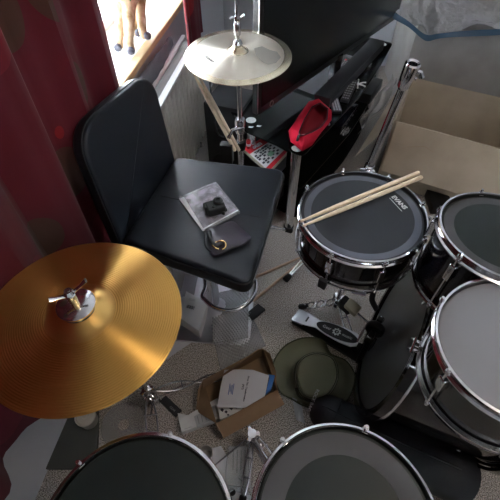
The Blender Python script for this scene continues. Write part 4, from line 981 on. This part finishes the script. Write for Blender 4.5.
# ---- papers at the bottom
ws([(210,449),(221,446),(253,500),(222,508)],.003,.001,'paper_sheet',paper,'pale paper sheet on carpet under the white leaflet','paper',.0006)
lf=Thing('leaflet','folded leaflet in a clear sleeve standing out on the pale sheet','leaflet',P(240,468,.02))
b=nb(); quadthing(b,[(229.5,447),(252,447.5),(250.5,489),(226,485)],.006,.012,.001); lf.part('leaflet',b,paperw,smooth=False)
b=nb()
for k in range(5):
    x=233+k*3.9; prism(b,[P(x,450,.0183),P(x+.9,450,.0183),P(x+.4,470+3*(k%2),.0183),P(x-.5,470+3*(k%2),.0183)],(0,0,.0004))
prism(b,[P(238,478,.0183),P(238.6,477.6,.0183),P(243.6,482,.0183),P(243,482.5,.0183)],(0,0,.0004))
lf.part('print',b,mat('leaflet_ink',(.25,.27,.30),.6),smooth=False)
b=nb(); quadthing(b,[(227.5,445.5),(253.5,446),(252.5,496),(224.5,489)],.0195,.0015,.0004); lf.part('sleeve',b,clear('sleeve_film',(.6,.62,.65),.2,.22))
b=nb(); t_=P(207,456,.0); lathe(b,[(0,.001),(.020,.001),(.024,.05),(.0225,.05),(.019,.004),(0,.004)],t_,(0,0,1),28); single('white_cup',b,mat('cup_plastic',(.45,.43,.42),.4,0),'small pale plastic cup beside the left floor tom rim','cup')
# ---- tub, disc, dark lid on the left
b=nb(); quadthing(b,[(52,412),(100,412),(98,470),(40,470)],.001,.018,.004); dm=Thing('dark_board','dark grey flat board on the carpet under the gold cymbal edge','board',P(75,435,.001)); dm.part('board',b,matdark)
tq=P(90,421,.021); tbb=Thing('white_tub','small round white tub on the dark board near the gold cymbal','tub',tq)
td=V((-.35,-.25,1)).normalized(); td=V((0,0,1))
b=nb(); lathe(b,[(0,0),(.030,0),(.034,.045),(.033,.052),(0,.052)],tq,td,32); tbb.part('tub',b,mat('tub_plastic',(.30,.29,.27),.5))
b=nb(); lathe(b,[(0,.051),(.036,.051),(.036,.060),(.031,.060),(.029,.057),(.012,.057),(.010,.060),(0,.060)],tq,td,32); tbb.part('lid',b,mat('tub_lid',(.60,.58,.52),.5))
b=nb(); lathe(b,[(.020,.002),(.082,.002),(.082,.005),(.020,.005)],P(124,425,.001),(0,0,1),64,True); single('clear_disc',b,discm,'large clear plastic disc on the carpet beside the white tub','disc')
# ---- hat
hz=.0
bo_=[(273,366),(283,348),(299,339),(316,338),(325,343),(331,354),(346,361),(355,376),(351,393),(343,404),(325,409),(307,407),(293,400),(279,390)]
bz=[.02,.02,.03,.045,.055,.05,.04,.03,.03,.02,.02,.01,.01,.015]
cr=[(296,366),(302,358),(309,354),(317,352.5),(326,354),(333,357.5),(337,365),(338,378),(333,390),(326,397),(315,400),(304,397),(298,389),(295,377)]
def rr(px,zs,k=1.0,off=(0,0)):
    pts=[P(x,y,(zs[i] if isinstance(zs,list) else zs)) for i,(x,y) in enumerate(px)]; pts=smooth_pts(pts,5,True); c=sum(pts,V())/len(pts); return [c+(p-c)*k+V((off[0],off[1],0)) for p in pts]
ha=Thing('bucket_hat','olive green wide-brimmed cloth hat lying on the carpet by the pedal','hat',P(317,375,0))
outer=rr(bo_,bz); base_=rr(cr,.035)
mids=[[o_.lerp(i_,t)+V((0,0,-.012*math.sin(PI*t))) for o_,i_ in zip(outer,base_)] for t in (0,.15,.35,.55,.75,.9)]
b=nb(); loft(b,[[p-V((0,0,.004)) for p in base_]]+[[p-V((0,0,.004)) for p in m_] for m_ in mids[::-1]]+mids+[base_],False,False); ha.part('brim',b,olive,angle=80)
b=nb(); c1_=rr(cr,.035); k_=V((0,0,1))
tops=rr(cr,.115,.92); loft(b,[c1_,rr(cr,.06,.985),rr(cr,.095,.95),rr(cr,.112,.90),rr(cr,.118,.80),rr(cr,.117,.5),rr(cr,.112,.2)],False,True); ha.part('crown',b,olive,angle=80)
b=nb(); tube(b,[p+V((0,0,.002)) for p in rr(cr,.104,.935)],.0018,6,True); tube(b,[p for p in rr(cr,.045,1.0)],.0022,6,True); tube(b,[p+V((0,0,.001)) for p in mids[0]],.0028,6,True); ha.part('stitching',b,mat('olive_seam',(.06,.07,.04),.9))
for px in ((319,356.5),(331,367)):
    q=P(*px,.088); out_=(q-P(316,376,.088)); out_.z=0; out_.normalize(); q=q+out_*.004; b=nb(); lathe(b,[(.0025,.000),(.007,.0),(.007,.003),(.0025,.003)],q,(out_+V((0,0,1.2))),16); ha.part('eyelet',b,olived)
b=nb(); tube(b,smooth_pts([P(296,388,.055),P(299,396,.06),P(309,401,.07),P(320,400,.07)],4),.005,8,False,.4); ha.part('chin_strap',b,olived)
ws([(292,398),(301,402),(305,424),(296,420)],.004,.003,'wrapper',mat('wrapper_grey',(.38,.38,.40),.4),'grey plastic wrapper scrap between the hat and the mailing box','packaging',.0012,6,12)
# ---- long black padded bag
p0=P(316,404,.115); p1=P(352,424,.10); p2=P(400,447,.10); p3=P(470,478,.10)
bg=Thing('padded_bag','long black padded bag lying between the hat and the bass drum','bag',V((p2.x,p2.y,0)))
sp_=smooth_pts([p0,p1,p2,p3],8); n_=len(sp_)
rad=[.0625+.024*min(1,i/(n_*.5)) for i in range(n_)]
rad[0]=.03; rad[1]=.05; rad[2]=.06; rad[-1]=.05
for i,p in enumerate(sp_): p.z=max(rad[i]*.8+.002,.0)+ (.035*(1-min(1,i/(n_*.35))))
b=nb(); tube(b,sp_,rad,28,False,.8); bg.part('body',b,blackcloth,angle=80)
dirb=(sp_[6]-sp_[2]).normalized()
b=nb(); i=5; c=sp_[i]; sdv2=dirb.cross(V((0,0,1))).normalized()
tube(b,[c+ (sdv2*math.cos(t)+V((0,0,1))*math.sin(t)*.8)*(rad[i]+.001) for t in [2*PI*k/28 for k in range(28)]],.003,8,True)
c=sp_[8]; tube(b,[sp_[k]+V((0,0,rad[k]*.8+.001)) for k in range(2,n_-2)],.003,6); bg.part('piping',b,stitch)
b=nb(); q0=P(318,390,.135); q1=P(309,412,.10); Mt=frame((q0+q1)/2+V((-.004,-.004,.02)),(-.45,-.15,1),q1-q0); text(b,'ROCK BAG',.016,Mt,.0005,0,.0003)
bg.part('lettering',b,mat('faded_print',(.35,.35,.36),.6),smooth=False)
# ============================================================ CAMERA AND LIGHT
cd=bpy.data.cameras.new('camera'); co=bpy.data.objects.new('camera',cd); C.objects.link(co)
co.location=CAM; co.rotation_euler=(math.radians(90)-PIT,0,0); cd.sensor_width=36; cd.sensor_fit='HORIZONTAL'; cd.lens=36*F/500; cd.clip_start=.02
S.camera=co
W=bpy.data.worlds.new('world'); S.world=W; W.use_nodes=True; W.node_tree.nodes['Background'].inputs[0].default_value=(.82,.92,1,1); W.node_tree.nodes['Background'].inputs[1].default_value=16.0
def area(name,loc,dirv,sx,sy,power,col,portal=False):
    l=bpy.data.lights.new(name,'AREA'); l.shape='RECTANGLE'; l.size=sx; l.size_y=sy; l.energy=power; l.color=col
    o=bpy.data.objects.new(name,l); C.objects.link(o); o.location=loc
    o.rotation_euler=V(dirv).to_track_quat('-Z','Z').to_euler()
    if portal: l.cycles.is_portal=True
    return o
area('window_portal',L((WS0+WS1)/2,-.33,(WZ0+WZ1)/2),wn,WS1-WS0,WZ1-WZ0,1,(1,1,1),True)
area('fill_window_portal',((RX0+RX1)/2,-1.92,(RZ0+RZ1)/2),(0,1,0),RX1-RX0,RZ1-RZ0,1,(1,1,1),True)  # portal of the added rear fill window
# unseen fill light added below the ceiling, dim and warm
lm=bpy.data.lights.new('ceiling_fill_light','POINT'); lm.energy=9; lm.color=(1,.86,.7); lm.shadow_soft_size=.12
lo=bpy.data.objects.new('ceiling_fill_light',lm); C.objects.link(lo); lo.location=(.9,.2,2.2)
vs_=S.view_settings; S.display_settings.display_device='sRGB'; vs_.view_transform='Standard'; vs_.look='None'; vs_.exposure=.8; vs_.gamma=1; vs_.use_curve_mapping=False
